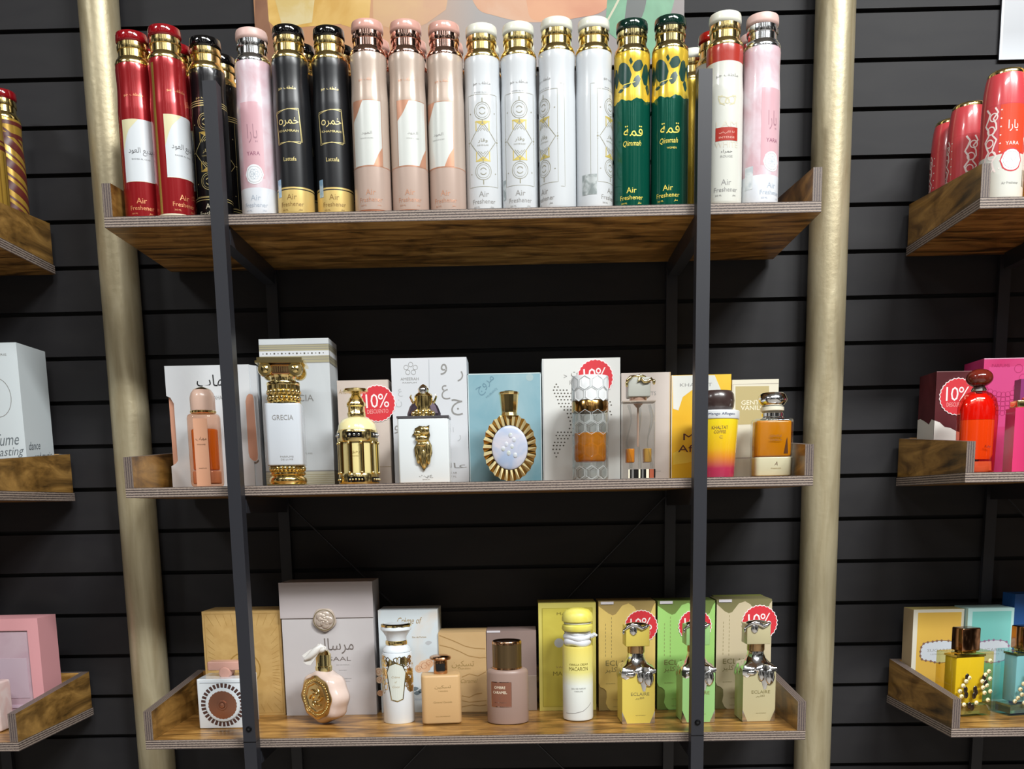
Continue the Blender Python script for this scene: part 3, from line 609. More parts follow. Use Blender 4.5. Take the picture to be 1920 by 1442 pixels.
def coral(label, loc, rot, full=True):
    t = thing('air_freshener_can', label, 'air freshener can', loc, 0, 'coral red cans on the neighbouring rack'); Rr = .0352
    b = MB(); b.lathe([(.0335, 0), (.0345, .001), (Rr, .006), (Rr, .072), (Rr, .150)], [mat('ivory_can_lacquer'), mat('ivory_can_lacquer'), mat('ivory_can_lacquer') if full else M_coral, M_coral], 44); mp = round_(Rr, rot)
    b.patch(-.021, .021, .074, .149, M_coralo, mp, n=10)
    for s0 in (-.034, .034, -.085, .085):
        b.stroke([(s0-.007+.004*math.sin(k*1.9), .045+k*.0085) for k in range(13)], .0030, M_lace, mp); b.stroke([(s0+.006+.004*math.sin(k*2.3+1), .045+k*.0085) for k in range(13)], .0026, M_lace, mp)
        for k in range(5): b.ring(s0+.003*math.sin(k*2), .052+k*.020, .0062, .0020, M_lace, mp, n=12)
        for k in range(8): b.disc(s0+.015, .050+k*.013, .0016, M_lace, mp, n=6)
    b.text('يارا', .016, M_lace, 0, .115, mp, h=.018); b.text('YARA', .022, M_lace, 0, .088, mp, h=.0055)
    b.disc(0, .062, .0185, M_coral, mp, .0006, 28); b.disc(0, .062, .0165, M_seal, mp, .0008, 28); b.ring(0, .062, .013, .0005, M_inkl, mp, .0010); b.stroke([(-.008, .058), (-.002, .065), (.002, .059), (.008, .066)], .0006, M_inkl, mp, .0010)
    b.patch(.024, .036, .022, .048, mat('silver_hologram_sticker'), mp, .0008, 4); b.text('Air Freshener', .028, M_inkl, 0, .026, mp, h=.004)
    b.build('body', t)
    b = MB(); b.lathe([(.0350, .1502), (.0348, .158), (.0338, .175), (.0318, .192), (.0300, .200)], M_coral, 44, rad=None); b.build('shoulder_cap', t)
    b = MB(); b.lathe([(.0292, .1985), (.0296, .203), (.0286, .206), (.0270, .2075), (.0262, .2040), (.012, .2035)], M_gold, 40); b.lathe([(.0065, .2030), (.0070, .2095), (.0060, .2125), (.001, .2130)], M_cream, 20); b.build('collar', t)
    return t
coral('coral red can with white base and round seal, nearest of the coral column', (.9165, .048, Z1+.0004), 0)
coral('coral red can with lace print in the middle of the coral column', (.9160, .180, Z1+.0004), .75, False)
coral('coral red can with lace print, farthest back in the coral column', (.9165, .2535, Z1+.0004), .7, False)
M_or = mat('orange_can_lacquer', '#d98a2e', .25, coat=.3, noise=('#e6b04a', 18, (1, 1, .5), .4, .6))
can('orange can barely inside the frame beside the nearest coral can', (.9905, .052, Z1+.0004), [(.3, M_or)], M_cream, M_gold)
# ------------------------------------------------------------------ perfume boxes and bottles
FL = flat(0.0)
M_gl = glass('clear_glass', '#f4f6f6'); M_glp = glass('peach_glass', '#fae0d0'); M_gly = glass('yellow_glass', '#f8f0c4'); M_glr = glass('red_glass', '#f7b4a4'); M_glt = glass('aqua_glass', '#dff5f5')
M_stk = mat('sticker_red', '#d0323c', .45); M_stw = mat('sticker_white', '#f2e6e6', .45); M_stp = mat('sticker_pale_red', '#ecaaa8', .45)
M_ivory = mat('ivory_print_ink', '#efe6cf', .5); M_brownink = mat('brown_ink', '#6b4c34', .5); M_goldi = mat('dull_gold_ink', '#9c8250', .45); M_black = mat('black_ink', '#26262a', .5)
def sticker(box, P, y, u, v, r, tilt=0.0, txt=True):
    """scalloped discount badge standing just proud of the box front"""
    x, z = P(u, v); b = MB(); n = 26
    pts = []
    for i in range(n*4):
        a = 2*PI*i/(n*4); rr = r*(1-.05*(1+math.cos(a*n))/2); pts.append((rr*math.cos(a), rr*math.sin(a)))
    b.prism(pts, -.0008, 0, M_stw); fs = flat(-.0008); b.poly([(p*.955, q*.955) for p, q in pts], M_stk, fs, .0004)
    b.text('10%', r*1.26, M_stw, 0, r*.14, fs, .0009, h=r*.74, tilt=tilt, space=.9); b.text('DESCUENTO', r*1.15, M_stp, 0, -r*.42, fs, .0009, h=r*.22, tilt=tilt)
    b.build('discount_sticker', box, (x, -.0004, z))
def carton(label, uL, uR, vB, vT, y, d, zs, m, deco=None, stk=None, outline=None, sides=None, name='perfume_box', lean=0.0, rz=0.0, side=None):
    x0, x1 = max(-.584, at(uL, vB, y)[0]), min(.584, at(uR, vB, y)[0]); xc = (x0+x1)/2; w = x1-x0; h = at((uL+uR)/2, vT, y)[1]-zs
    def P(u, v): x, z = at(u, v, y); return (x-xc, z-zs)
    K = mpp((uL+uR)/2, (vB+vT)/2, y); b = MB()
    if outline: b.prism(outline(w, h, K), 0, d, m, side or m)
    else: b.box(-w/2, w/2, 0, d, 0, h, m if not side else [m, side, side, side, side, side])
    if deco: deco(b, P, K, w, h)
    o = b.build(name, None, (xc, y, zs+.0004), rz); tag(o, label, 'perfume box')
    if stk: sticker(o, P, y, *stk)
    return o
def bottle(label, u, v, y, zs, rz=0.0):
    K = mpp(u, v, y); t = thing('perfume_bottle', label, 'perfume bottle', (at(u, v, y)[0], y, zs+.0004), rz)
    return t, K
def curl(cx, cz, r, turns=1.25, n=22, d=1): return [(cx+d*r*(1-.75*i/n)*math.cos(2*PI*turns*i/n), cz+r*(1-.75*i/n)*math.sin(2*PI*turns*i/n)) for i in range(n+1)]
YB2, YF2 = .150, .072
# 1  white box with side windows, peach bottle
M_wbox = mat('white_card', '#d9dcdf', .45, noise=('#d2d5d9', 9, (1, 1, 1), .4, .6)); M_pch = mat('peach_card', '#d29a80', .5)
def o1(w, h, K):
    return [(-w/2, 0), (w/2, 0), (w/2, h), (-w/2, h), (-w/2, h-54*K), (-w/2+7*K, h-57*K), (-w/2+13*K, h-68*K), (-w/2+13*K, 52*K), (-w/2+9*K, 47*K), (-w/2, 42*K)]
def d1(b, P, K, w, h):
    b.box(-w/2+2*K, w/2-1*K, .006, .05, 40*K, h-50*K, M_pch)
    b.prism([(w/2, 0), (w/2+13*K, 0), (w/2+13*K, h-2*K), (w/2, h)], .004, .06, mat('white_card_side', '#c9ccd0', .5))
    z0, z1 = 48*K, h-52*K; ow = [(w/2-10*K, z0+16*K), (w/2-8*K, z0+7*K), (w/2-2*K, z0+1*K), (w/2+4*K, z0), (w/2+8*K, z0+4*K), (w/2+9*K, z0+12*K), (w/2+7*K, z1-10*K), (w/2+5*K, z1-2*K), (w/2-2*K, z1), (w/2-7*K, z1-4*K), (w/2-10*K, z1-14*K)]; b.poly(ow, M_pch, FL, .0006)
    b.stroke(ow, 1.6*K, mat('white_card'), FL, .0009, True)
    b.text('مهاب', 64*K, M_black, *P(401, 717), FL, h=27*K); b.text('MAHAB', 26*K, M_inkl, *P(408, 746), FL, h=7*K)
carton('white box with cut-out side windows, end of the middle shelf behind the upright', 324, 479, 912, 685, YB2, .075, Z2, M_wbox, d1, outline=o1)
t, K = bottle('peach glass bottle with dome cap in front of the windowed white box', 390, 908, YF2, Z2)
b = MB(K); b.rbox(58, 44, 17, 0, 134, M_glp, 8); b.build('glass_body', t)
b = MB(K); b.rbox(50, 36, 14, 6, 30, mat('peach_base', '#d9a283', .2, coat=.3), 3); b.rbox(46, 33, 13, 31, 106, liquid('orange_perfume', '#f08c2a', .85), 3); b.build('perfume', t)
b = MB(K); b.box(-13, 13, -22.8, -22.2, 2, 124, mat('peach_panel', '#e2ab8c', .3, coat=.2)); q = flat(-22.9); b.text('مهاب', 20, M_brownink, 0, 87, q, .3, h=8); b.text('MAHAB', 15, M_brownink, 0, 77, q, .3, h=2.6); b.text('PARFUM', 14, M_brownink, 0, 34, q, .3, h=1.8); b.build('label_panel', t)
b = MB(K); b.lathe([(21, 134), (23.5, 135), (23.5, 138), (22.5, 139)], M_gold, 36); b.lathe([(22.3, 139), (22.6, 162), (20.5, 170), (16, 176.5)], mat('peach_cap', '#dfbcaa', .25, coat=.3), 36); b.lathe([(16, 176.6), (10, 180), (3, 182), (.1, 182.4)], M_goldd, 30); b.build('cap', t)
# 2  tall white marble box with gold bands, column bottle
M_mbl = mat('white_marble_card', '#c9ced1', .4, noise=('#b8bdc1', 5, (1, 1, .6), .48, .72)); M_bandg = mat('pale_gold_band', '#b9b294', .35, .3); M_dash = mat('dark_dash', '#57534a', .5)
def d2(b, P, K, w, h):
    def band(za, zb, m, o=.0004):
        b.poly([(-w/2, za), (w/2, za), (w/2, zb), (-w/2, zb)], m, FL, o); b.add([(w/2+o, 0, za), (w/2+o, .075, za), (w/2+o, .075, zb), (w/2+o, 0, zb)], [(0, 1, 2, 3)], m)
    band(h-44*K, h-11*K, M_bandg); band(h-31*K, h-22*K, mat('white_card'), .0006)
    for zz in (h-11*K, h-15*K, h-19*K, h-34*K, h-38*K, h-44*K): band(zz, zz+.9*K, M_inkl, .0008)
    for i in range(17): b.disc(-w/2+(7+i*7.0)*K, h-26.5*K, (1.7 if i % 2 else 1.1)*K, M_dash, FL, .0009, 8)
    band(2*K, 28*K, mat('pale_gold_band2', '#c2bfaa', .4)); band(28*K, 30*K, M_inkl, .0006)
    for zz in (6, 10, 14, 18, 22): band(zz*K, (zz+1)*K, M_bandg, .0007)
    b.text('GRECIA', 62*K, M_inkl, *P(557, 747), FL, h=12*K); b.text('PARFUMS', 26*K, M_inkl, *P(573, 851), FL, h=3*K)
carton('tall white marbled box with pale gold bands, tallest on the middle shelf', 500, 628, 908, 635, .158, .080, Z2, M_mbl, d2)
t, K = bottle('white column bottle with gold capital cap and gold foot', 541, 907, YF2, Z2, .10)
M_pgls = mat('milk_glass', '#c8ced6', .12, coat=.5)
b = MB(K); b.rbox(66, 62, 8, 36, 148, M_pgls, 3); q = flat(-31.2); b.text('GRECIA', 38, M_inkl, 0, 122, q, .4, h=9); b.text('PARFUMS', 24, M_inkl, 4, 52, q, .4, h=3); b.text('DE LUXE', 22, M_inkl, 4, 47, q, .4, h=3); b.build('glass_body', t)
b = MB(K); b.box(-34, 34, -31, 31, 0, 3, M_gold); b.lathe([(33, 3.1), (35, 8), (34, 14), (30, 18), (33, 21), (33, 24), (30.5, 26)], M_gold, 36)
for i in range(24): b.ball((30*math.sin(i*PI/12), -30*math.cos(i*PI/12), 31), (4.0, 4.0, 5), M_gold, 8, 6)
b.lathe([(29, 26), (29, 36)], M_gold, 30); b.build('gold_foot', t)
b = MB(K); b.lathe([(31, 148.1), (31, 151), (29, 152)], M_gold, 48); b.lathe([(28, 152), (28, 181)], M_gold, 80, rad=lambda a, z: 1+.06*math.cos(a*20)); b.lathe([(29.5, 181), (30.5, 184), (29.5, 187)], M_gold, 48)
for i in range(20):
    a = i*PI/10; b.ball((28*math.sin(a), -28*math.cos(a), 158), (3.6, 3.6, 5), M_gold, 8, 6); b.ball((28*math.sin(a+.15), -28*math.cos(a+.15), 169), (3.6, 3.6, 5), M_gold, 8, 6)
b.lathe([(23, 187), (22, 194), (25, 199)], M_gold, 40, rad=lambda a, z: 1+.05*math.cos(a*14))
for sy in (-1, 1):
    for sx in (-1, 1): b.T = Matrix.Translation((sx*27, sy*27, 207)) @ Matrix.Rotation(PI/2, 4, 'X'); b.lathe([(2, -6), (12, -5.5), (13.5, 0), (12, 5.5), (2, 6)], M_gold, 24); b.lathe([(5, 6), (6.5, 7.5), (3, 9)], M_gold, 14); b.lathe([(3, -9), (6.5, -7.5), (5, -6)], M_gold, 14); b.T = None
b.rbox(60, 56, 4, 199, 216, mat('copper_gold', '#c99a74', .18, 1.0), 2)
for i in range(11): b.box(-22+i*4, -20.6+i*4, -28.6, -27.8, 203, 214, M_gold)
b.box(-43, 43, -40, 40, 217, 221, M_gold); b.box(-40, 40, -37, 37, 221.1, 227, M_goldd); b.build('capital_cap', t)
# 3  pinkish beige box with badge, lantern bottle
M_pbe = mat('pinkish_beige_card', '#cdc0b6', .45, noise=('#c8bab0', 11, (1, 1, 1), .4, .6))
def d3(b, P, K, w, h):
    b.text('Amore', 22*K, M_goldi, *P(646, 735), FL, h=8*K, shear=.3); x, z = P(640, 877); b.stroke([(-w/2, z), (w/2, z)], .8*K, M_goldi, FL); b.stroke([(w/2-.5*K, 0), (w/2-.5*K, h)], .8*K, mat('card_grey_line', '#a3968c', .6), FL)  # thin grey-beige line drawn up the edge of the card
carton('pinkish beige box with a discount badge behind the gold lantern bottle', 640, 735, 905, 713, YB2, .070, Z2, M_pbe, d3, (708, 757, .0345, .03))
t, K = bottle('gold lantern bottle with cream dome and caged cream sides', 674, 905, YF2, Z2)
M_crm = mat('cream_enamel', '#e6dca6', .15, coat=.5); M_dkg = mat('dark_bronze', '#6b4a22', .2, .9); M_jet = mat('jet_stone', '#0d0c0c', .05, coat=.6)
b = MB(K); b.lathe([(33, 19), (33, 78)], mat('cream_glass', '#e4d596', .18, coat=.4), 40); b.text('رحيق', 15, M_goldi, 0, 58, round_(33), .6, h=6); b.text('RAHIQ', 12, M_goldi, 0, 51, round_(33), .6, h=2.4); b.build('glass_body', t)  # one even cream colour all over the glass
b = MB(K); b.lathe([(37, 0), (37.5, 3), (37.5, 17), (36, 20)], M_gold, 48); b.lathe([(36, 77), (37.5, 79), (37.5, 96), (36, 99)], M_gold, 48)
for i in range(10):
    a = (i+.5)*PI/5; s0 = 37.5*a; mp = round_(37.5)
    b.tube([(35.6*math.sin(a), -35.6*math.cos(a), 19), (35.6*math.sin(a), -35.6*math.cos(a), 78)], 2.9, M_gold, 8); b.tube([(34.6*math.sin(a+.11), -34.6*math.cos(a+.11), 21), (34.6*math.sin(a+.11), -34.6*math.cos(a+.11), 76)], 1.8, M_dkg, 6)
    b.ball((37*math.sin(a), -37*math.cos(a), 75), 3, M_gold, 10, 6); b.ball((37*math.sin(a), -37*math.cos(a), 21), 3, M_gold, 10, 6)
for i in range(5): a = i*2*PI/5; b.patch(37.5*a-14, 37.5*a+14, 84, 94, M_jet, round_(37.5), .4, 8); b.patch(37.5*a-16, 37.5*a+16, 4, 13, M_jet, round_(37.5), .4, 8); [b.ball((38*math.sin(a+q), -38*math.cos(a+q), 89), (2.6, 1.5, 2.6), M_silv, 8, 6) for q in (-.22, 0, .22)]; [b.ball((38*math.sin(a+q), -38*math.cos(a+q), 8.5), (2.0, 1.2, 2.0), M_goldd, 8, 6) for q in (-.3, -.15, 0, .15, .3)]
b.build('gold_cage', t)
b = MB(K); b.lathe([(36, 99), (34, 109), (28, 117), (19, 121.5), (15.5, 122.5)], M_crm, 40); b.build('dome', t)
b = MB(K); b.lathe([(16, 122.6), (17, 125), (16.5, 130), (15, 132), (15, 141), (17, 143), (17, 148), (14, 152), (13, 156), (9, 160), (8, 164), (12, 166), (22, 167.5), (23, 170), (21.5, 173.5), (6, 176)], M_gold, 36, rad=lambda a, z: 1+(.05*math.cos(a*12) if 125 < z < 150 else 0)); b.build('finial_cap', t)
# 4  grey white box with Arabic letters, white bottle with gold relief
M_gwh = mat('grey_white_card', '#ced1d6', .45)
def d4(b, P, K, w, h):
    b.stroke([P(804, 674), P(805, 728)], 1.0*K, mat('fold_line', '#a9adb3', .6), FL)
    for k in range(5): b.ring(*P(770+9*math.cos(PI/2+k*2*PI/5), 692-8*math.sin(PI/2+k*2*PI/5)), 4.2*K, .8*K, M_inkl, FL, n=12)
    b.text('AMEERAH', 34*K, M_inkl, *P(768, 711), FL, h=5*K); b.text('PARFUM', 26*K, M_inkl, *P(768, 718), FL, h=2.4*K)
    for t_, u, v, hh, m in (('و', 832, 693, 20, M_inkl), ('ر', 863, 706, 19, M_inkl), ('ع', 836, 736, 26, M_inkl), ('ج', 857, 764, 30, M_inkl), ('و', 744, 806, 15, M_inkl), ('ع', 751, 737, 14, mat('pale_grey_ink', '#b3b6ba', .5)), ('ن', 748, 757, 14, mat('pale_grey_ink')), ('ر', 752, 853, 16, mat('pale_grey_ink')), ('و', 753, 886, 14, mat('pale_grey_ink')), ('ر', 861, 822, 12, mat('pale_grey_ink')), ('ا', 850, 806, 9, mat('pale_grey_ink'))):
        asp = glyphs(t_)[2]; b.text(t_, hh*K/asp, m, *P(u, v), FL, h=hh*K)
    b.text('عا', 25*K, M_inkl, *P(863, 873), FL, h=10*K); b.text('AIR', 8*K, M_inkl, *P(853, 887), FL); b.text('ML', 6*K, M_inkl, *P(853, 894), FL)
carton('grey-white box scattered with Arabic letters behind the white and gold bottle', 741, 880, 904, 671, YB2, .075, Z2, M_gwh, d4)
t, K = bottle('square white bottle with gold relief and a gold stopper', 799, 903, YF2, Z2)
b = MB(K); b.rbox(94, 54, 4, 0, 117, mat('white_gloss_glass', '#d7dde0', .12, coat=.5), 2); q = flat(-27.2); b.text('غيث', 26, M_inkl, 3, 12, q, .4, h=6); b.text('GHAITH', 14, M_inkl, 3, 6.5, q, .4, h=2); b.box(-48, 48, -28, 28, 117, 121, mat('slate_plate', '#6a676b', .2, .5)); b.build('glass_body', t)
b = MB(K)
b.T = Matrix.Translation((0, -27, 0)); leaf = [(0, 22), (-9, 34), (-16, 50), (-17, 64), (-10, 76), (-12, 84), (-20, 87), (-14, 92), (-15, 98), (-6, 103), (4, 101), (12, 104), (11, 94), (13, 86), (10, 78), (15, 68), (16, 54), (10, 36)]
b.prism(leaf, -3.5, -.2, M_gold)
for c, r in (((-6, -4, 58), (9, 4, 16)), ((7, -4, 60), (8, 5, 17)), ((0, -5, 44), (6, 4, 18)), ((-3, -5, 80), (12, 4, 7)), ((3, -5, 94), (9, 4, 8)), ((-10, -4, 90), (7, 3, 5)), ((0, -5, 70), (13, 4, 5)), ((9, -5, 47), (4, 3, 14)), ((-10, -4, 47), (4, 3, 12))): b.ball(c, r, M_gold, 14, 9)
b.T = None; b.build('gold_relief', t)
b = MB(K); b.lathe([(31, 121.2), (31, 127), (26, 140), (18, 150)], mat('plum_fan', '#4b3f4b', .2, .6), 12, sq=.4, smooth=False); b.build('fan_plate', t)
b = MB(K); b.lathe([(22, 121.3), (20, 128), (17, 136), (18, 142), (17, 158)], M_gold, 10, sq=.8, smooth=False); b.lathe([(17, 158), (15, 162), (9, 166), (10, 171), (6, 177), (1, 180)], M_gold, 8, sq=.8, smooth=False)
for i in range(7): b.ball((-18+6*i, -15, 125+(i % 2)*4), (4, 4, 6), M_gold, 10, 6)
for sx in (-1, 1): b.tube([(sx*16, -2, 142), (sx*21, -4, 150), (sx*24, -4, 157), (sx*22, -4, 161)], [2.4, 2.2, 1.8, 1.0], M_gold, 8)
b.ball((0, -8, 168), (8, 6, 8), M_silv, 12, 8); b.build('stopper', t)
# 5  blue marble box, sunburst bottle
M_bluem = mat('blue_marble_card', '#6e9cab', .4, noise=('#a3bdc4', 7, (1, 1, .8), .34, .66)); M_bluee = mat('pale_blue_card_edge', '#c3d3d6', .5); M_bsh = mat('slate_blue_ink', '#587c8e', .5, noise=('#6b8f9e', 40, (1, 1, 1), .4, .6))
def d5(b, P, K, w, h):
    for s0 in (-w/2+1*K, w/2-1*K): b.stroke([(s0, 0), (s0, h)], 1.6*K, M_bluee, FL)
    b.stroke([(-w/2, h-1*K), (w/2, h-1*K)], 1.8*K, M_bluee, FL); b.text('مروج', 40*K, M_bsh, *P(912, 724), FL, h=18*K, tilt=.7); b.text('MUROOJ', 26*K, M_bsh, *P(922, 738), FL, h=5*K, tilt=.7); b.disc(*P(993, 708), 7*K, mat('pale_marble_spot', '#9db4b8', .5), FL, .0004, 10)
carton('blue marbled box behind the gold sunburst bottle', 881, 1017, 902, 700, YB2, .075, Z2, M_bluem, d5)
t, K = bottle('oval gold sunburst bottle with a pale blue cameo', 957, 901, YF2, Z2)
M_brs = mat('antique_gold', '#b48a4e', .16, 1.0); M_pet = mat('lit_gold_petal', '#ecdca6', .28, .55)
b = MB(K); n = 26; vs = []; fs = []; ms = []
for i in range(2*n):
    a = PI*i/n; hi = 1 if i % 2 else .965; dp = -13 if i % 2 else -7
    vs += [(34*math.sin(a), -9, 62-41*math.cos(a)), (50*hi*math.sin(a), dp, 62-62*hi*math.cos(a)), (50*hi*math.sin(a), 13, 62-62*hi*math.cos(a))]
m2 = 2*n
for i in range(m2):
    j = (i+1) % m2; mm = M_brs if (i//1) % 2 else M_pet  # every other facet gets a paler, less metallic gold so it looks lit
    fs += [(3*i, 3*i+1, 3*j+1, 3*j), (3*i+1, 3*i+2, 3*j+2, 3*j+1)]; ms += [mm, M_gold]
b.add(vs, fs, ms); b.add([vs[3*i+2] for i in range(m2)], [tuple(range(m2))], M_gold); b.build('sunburst_frame', t)
b = MB(K); b.T = Matrix.Translation((0, -9, 62)); b.ball((0, 0, 0), (33.5, 5, 40.5), mat('blue_cameo', '#9fb0cc', .3, coat=.4, noise=('#c9c6cf', 30, (1, 1, 1), .38, .64)), 36, 14)
for c in ((-6, 6), (8, 14), (-2, -10), (10, -14), (-12, -2), (2, 22), (4, 2)): b.ball((c[0], -4.4, c[1]), (4, 1.2, 5), mat('pearl_relief', '#c3c7d4', .35, noise=('#a9b59a', 40, (1, 1, 1), .45, .7)), 10, 6)
b.T = None; b.build('cameo', t)
b = MB(K); b.lathe([(16, 120), (14.5, 126), (15, 130), (17.5, 158), (19, 160), (18.5, 163), (12, 165)], M_gold, 12, smooth=False); b.T = None; b.build('cap', t)
# 6  white box with honeycomb dots, honeycomb bottle
M_ww = mat('warm_white_card', '#d4d5d2', .45)
def d6(b, P, K, w, h):
    m = M_dash
    rows = [(721, 1043, 1), (726, 1040, 2), (732, 1038, 5), (738, 1040, 6), (744, 1043, 7), (750, 1046, 6), (757, 1048, 6), (763, 1052, 5), (769, 1058, 4), (776, 1064, 3), (783, 1066, 2), (790, 1069, 1), (797, 1070, 1), (804, 1068, 2), (811, 1046, 5), (817, 1043, 6), (823, 1046, 4), (830, 1040, 4), (836, 1038, 4), (843, 1037, 3), (850, 1040, 2), (857, 1043, 1)]
    for v, u, n in rows:
        for i in range(n): b.poly([(P(u+i*6.2, v)[0]+1.7*K*math.cos(q*PI/3), P(u+i*6.2, v)[1]+1.5*K*math.sin(q*PI/3)) for q in range(6)], m, FL, .0004)
    for v, u, n in ((754, 1144, 1), (760, 1146, 1), (772, 1144, 1), (778, 1146, 1), (757, 1140, 1)): b.poly([(P(u, v)[0]+1.7*K*math.cos(q*PI/3), P(u, v)[1]+1.5*K*math.sin(q*PI/3)) for q in range(6)], m, FL, .0004)
    b.text('ياقوت', 30*K, M_dash, *P(1086, 702), FL, h=16*K); b.text('RAYAN', 26*K, M_inkl, *P(1081, 718), FL, h=8*K); b.text('>', 6*K, M_inkl, *P(1060, 706), FL)
    b.stroke([(-w/2+2*K, 0), (-w/2+2*K, h)], .8*K, mat('fold_line'), FL)
carton('white box with honeycomb dot print and a discount badge behind the honeycomb bottle', 1019, 1163, 898, 672, YB2, .075, Z2, M_ww, d6, (1116, 709, .0345, .06))
t, K = bottle('cylindrical honeycomb bottle, white cap over amber perfume', 1107, 896, YF2, Z2)
def hexes(b, R, z0, z1, m, step=23.5, o=.5):
    mp = round_(R); hh = step*.86; row = 0; z = z0+hh*.5
    while z < z1:
        for i in range(9):
            s0 = (i+(row % 2)*.5)*2*PI*R/9; r = step*.52; pts = [(s0+r*math.sin(q*PI/3)*.98, z+r*math.cos(q*PI/3)) for q in range(6)]
            if z-r > z0-5 and z+r < z1+5: (None if m is M_gl and 28 < z < 92 else b.stroke(pts, .8, mat('hex_ridge', '#b3b8ba', .2, coat=.4), mp, .5, closed=True)); b.add([mp(*p, .2) for p in pts]+[mp(s0+(p[0]-s0)*.78, z+(p[1]-z)*.78, -1.6) for p in pts], [(j, (j+1) % 6, 6+(j+1) % 6, 6+j) for j in range(6)]+[(6, 7, 8, 9, 10, 11)][:1], m)
        z += hh; row += 1
b = MB(K); b.lathe([(30, 0), (33, 2), (34, 5), (34, 122), (32, 124)], M_gl, 9*4, smooth=True); hexes(b, 34, 3.4, 124, M_gl); b.build('glass_body', t)
b = MB(K); b.lathe([(26, 34), (29.5, 38), (29.5, 86)], liquid('amber_perfume', '#e08a26', .75), 32); b.build('perfume', t)
b = MB(K); b.lathe([(33, 124), (34, 125), (34, 142), (33, 143.5)], M_brs, 48); b.build('collar', t)
b = MB(K); M_frost = mat('frosted_white', '#d9dcde', .2, coat=.5); b.lathe([(32, 143.6), (34, 145), (34, 187), (33, 188.5)], M_frost, 36); hexes(b, 34.6, 144, 190, mat('frosted_white_facet', '#e9ebec', .12, coat=.6)); b.build('cap', t)
# 7  greyish pink box, clear wavy bottle
M_gpk = mat('greige_card', '#c6bbb3', .45, noise=('#c9bfb8', 8, (1, 1, 1), .4, .6))
def d7(b, P, K, w, h):
    b.text('TS', 10*K, M_inkl, *P(1225, 738), FL, h=7*K); b.text('EAU DE', 12*K, M_inkl, *P(1233, 884), FL, h=2*K); b.stroke([(w/2-1*K, 0), (w/2-1*K, h)], 1.6*K, mat('honey_edge', '#c9ad7c', .5), FL)
carton('greige box behind the clear wavy bottle with grey cap', 1165, 1256, 894, 699, YB2, .070, Z2, M_gpk, d7)
t, K = bottle('clear wavy glass bottle with grey cap and gold drips', 1196, 893, YF2, Z2)
b = MB(K); b.rbox(60, 40, 5, 0, 141, M_gl, 2)
for sx in (-1, 0, 1):
    b.tube([(sx*19+4*math.sin(z/14.0)*(1 if sx else .3), -20.5, z) for z in range(20, 138, 6)], [2.2+1.2*math.sin(z/17.0+sx) for z in range(20, 138, 6)], M_gl, 8)
b.box(-30.3, 30.3, -20.4, 20.4, 140, 142, mat('greige_rim', '#a89a8c', .3)); b.build('glass_body', t)
b = MB(K); lq = liquid('amber_perfume', '#cf7a1e'); b.rbox(15, 30, 5, 31, 56, lq, 1, c=(-15, 0)); b.rbox(14, 30, 5, 31, 56, liquid('honey_perfume', '#d3a34c', .75), 1, c=(17, 0)); b.lathe([(2, 60), (2, 130), (9, 138)], mat('blush_dip_tube', '#c7a593', .4), 12); b.build('perfume', t)
b = MB(K); b.box(-20, 30, -20.9, -20.3, 2, 18, M_jet); 
for x, w, m in ((-20, 2.5, M_ivory), (-14, 4, M_silv), (-1, 3, M_ivory), (5, 3, M_silv), (19, 8, mat('copper_stripe', '#a5553a', .4)), (13, 5, M_ivory)): b.box(x, x+w, -21.2, -20.95, 2, 18, m)  # pale, silver and copper stripes painted as reflections over the black strip
b.build('foil_label', t)
b = MB(K); b.lathe([(16, 142), (16, 149)], mat('blush_collar', '#c9a48f', .25, .5), 30); b.build('collar', t)
b = MB(K); b.rbox(42, 36, 3, 149, 184, mat('stone_grey_cap', '#a9aaa2', .4), 2)
for p in ([(-24, -20, 172), (-22, -21, 178), (-16, -20, 184), (-8, -14, 187)], [(0, -19, 186), (-1, -20, 176), (3, -21, 181), (9, -20.5, 175), (16, -20, 176), (22, -19, 180), (27, -17, 176)], [(-8, -8, 186), (4, -6, 188), (14, -4, 186)]): b.tube(p, [1.5]+[3]*(len(p)-2)+[1.2], M_goldd, 10)
b.ball((27, -17, 175), (3, 3, 5), M_goldd, 10, 6); b.ball((-23, -20, 172), (3, 3, 6), M_goldd, 10, 6); b.build('cap', t)
# 8  yellow box, yellow cup bottle
M_yc = mat('mango_yellow_card', '#e2ae1c', .45, noise=('#e5bf3e', 6, (1, 1, 1), .4, .62)); M_wav = mat('cream_wave', '#dcdcd4', .45, noise=('#c9ccca', 5, (1, 1, 1), .4, .65)); M_maro = mat('maroon_ink', '#4b1f2a', .5)
def d8(b, P, K, w, h):
    b.poly([P(*p) for p in [(1262, 767), (1261, 705), (1300, 704), (1340, 704), (1351, 730), (1358, 760), (1340, 770), (1300, 730), (1280, 745), (1272, 770)]], M_wav, FL, .0004)
    b.poly([P(*p) for p in [(1262, 850), (1272, 845), (1296, 850), (1310, 862), (1290, 868), (1262, 872)]], mat('mango_light', '#e8c64a', .45), FL, .0004)
    b.text('KHALTAT', 60*K, M_inkl, *P(1305, 722), FL, h=6*K); b.text('Mango', 82*K, M_maro, *P(1322, 821), FL, h=16*K); b.text('Affogato', 100*K, M_maro, *P(1321, 843), FL, h=17*K)
    b.stroke([(-w/2+.6*K, 0), (-w/2+.6*K, h)], 1.2*K, M_ivory, FL)
carton('mango yellow box with cream wave and maroon lettering behind the uprights', 1258, 1368, 890, 703, YB2, .070, Z2, M_yc, d8)
t, K = bottle('yellow to pink cup-shaped bottle with a white band and dark dome', 1341, 888, YF2, Z2)
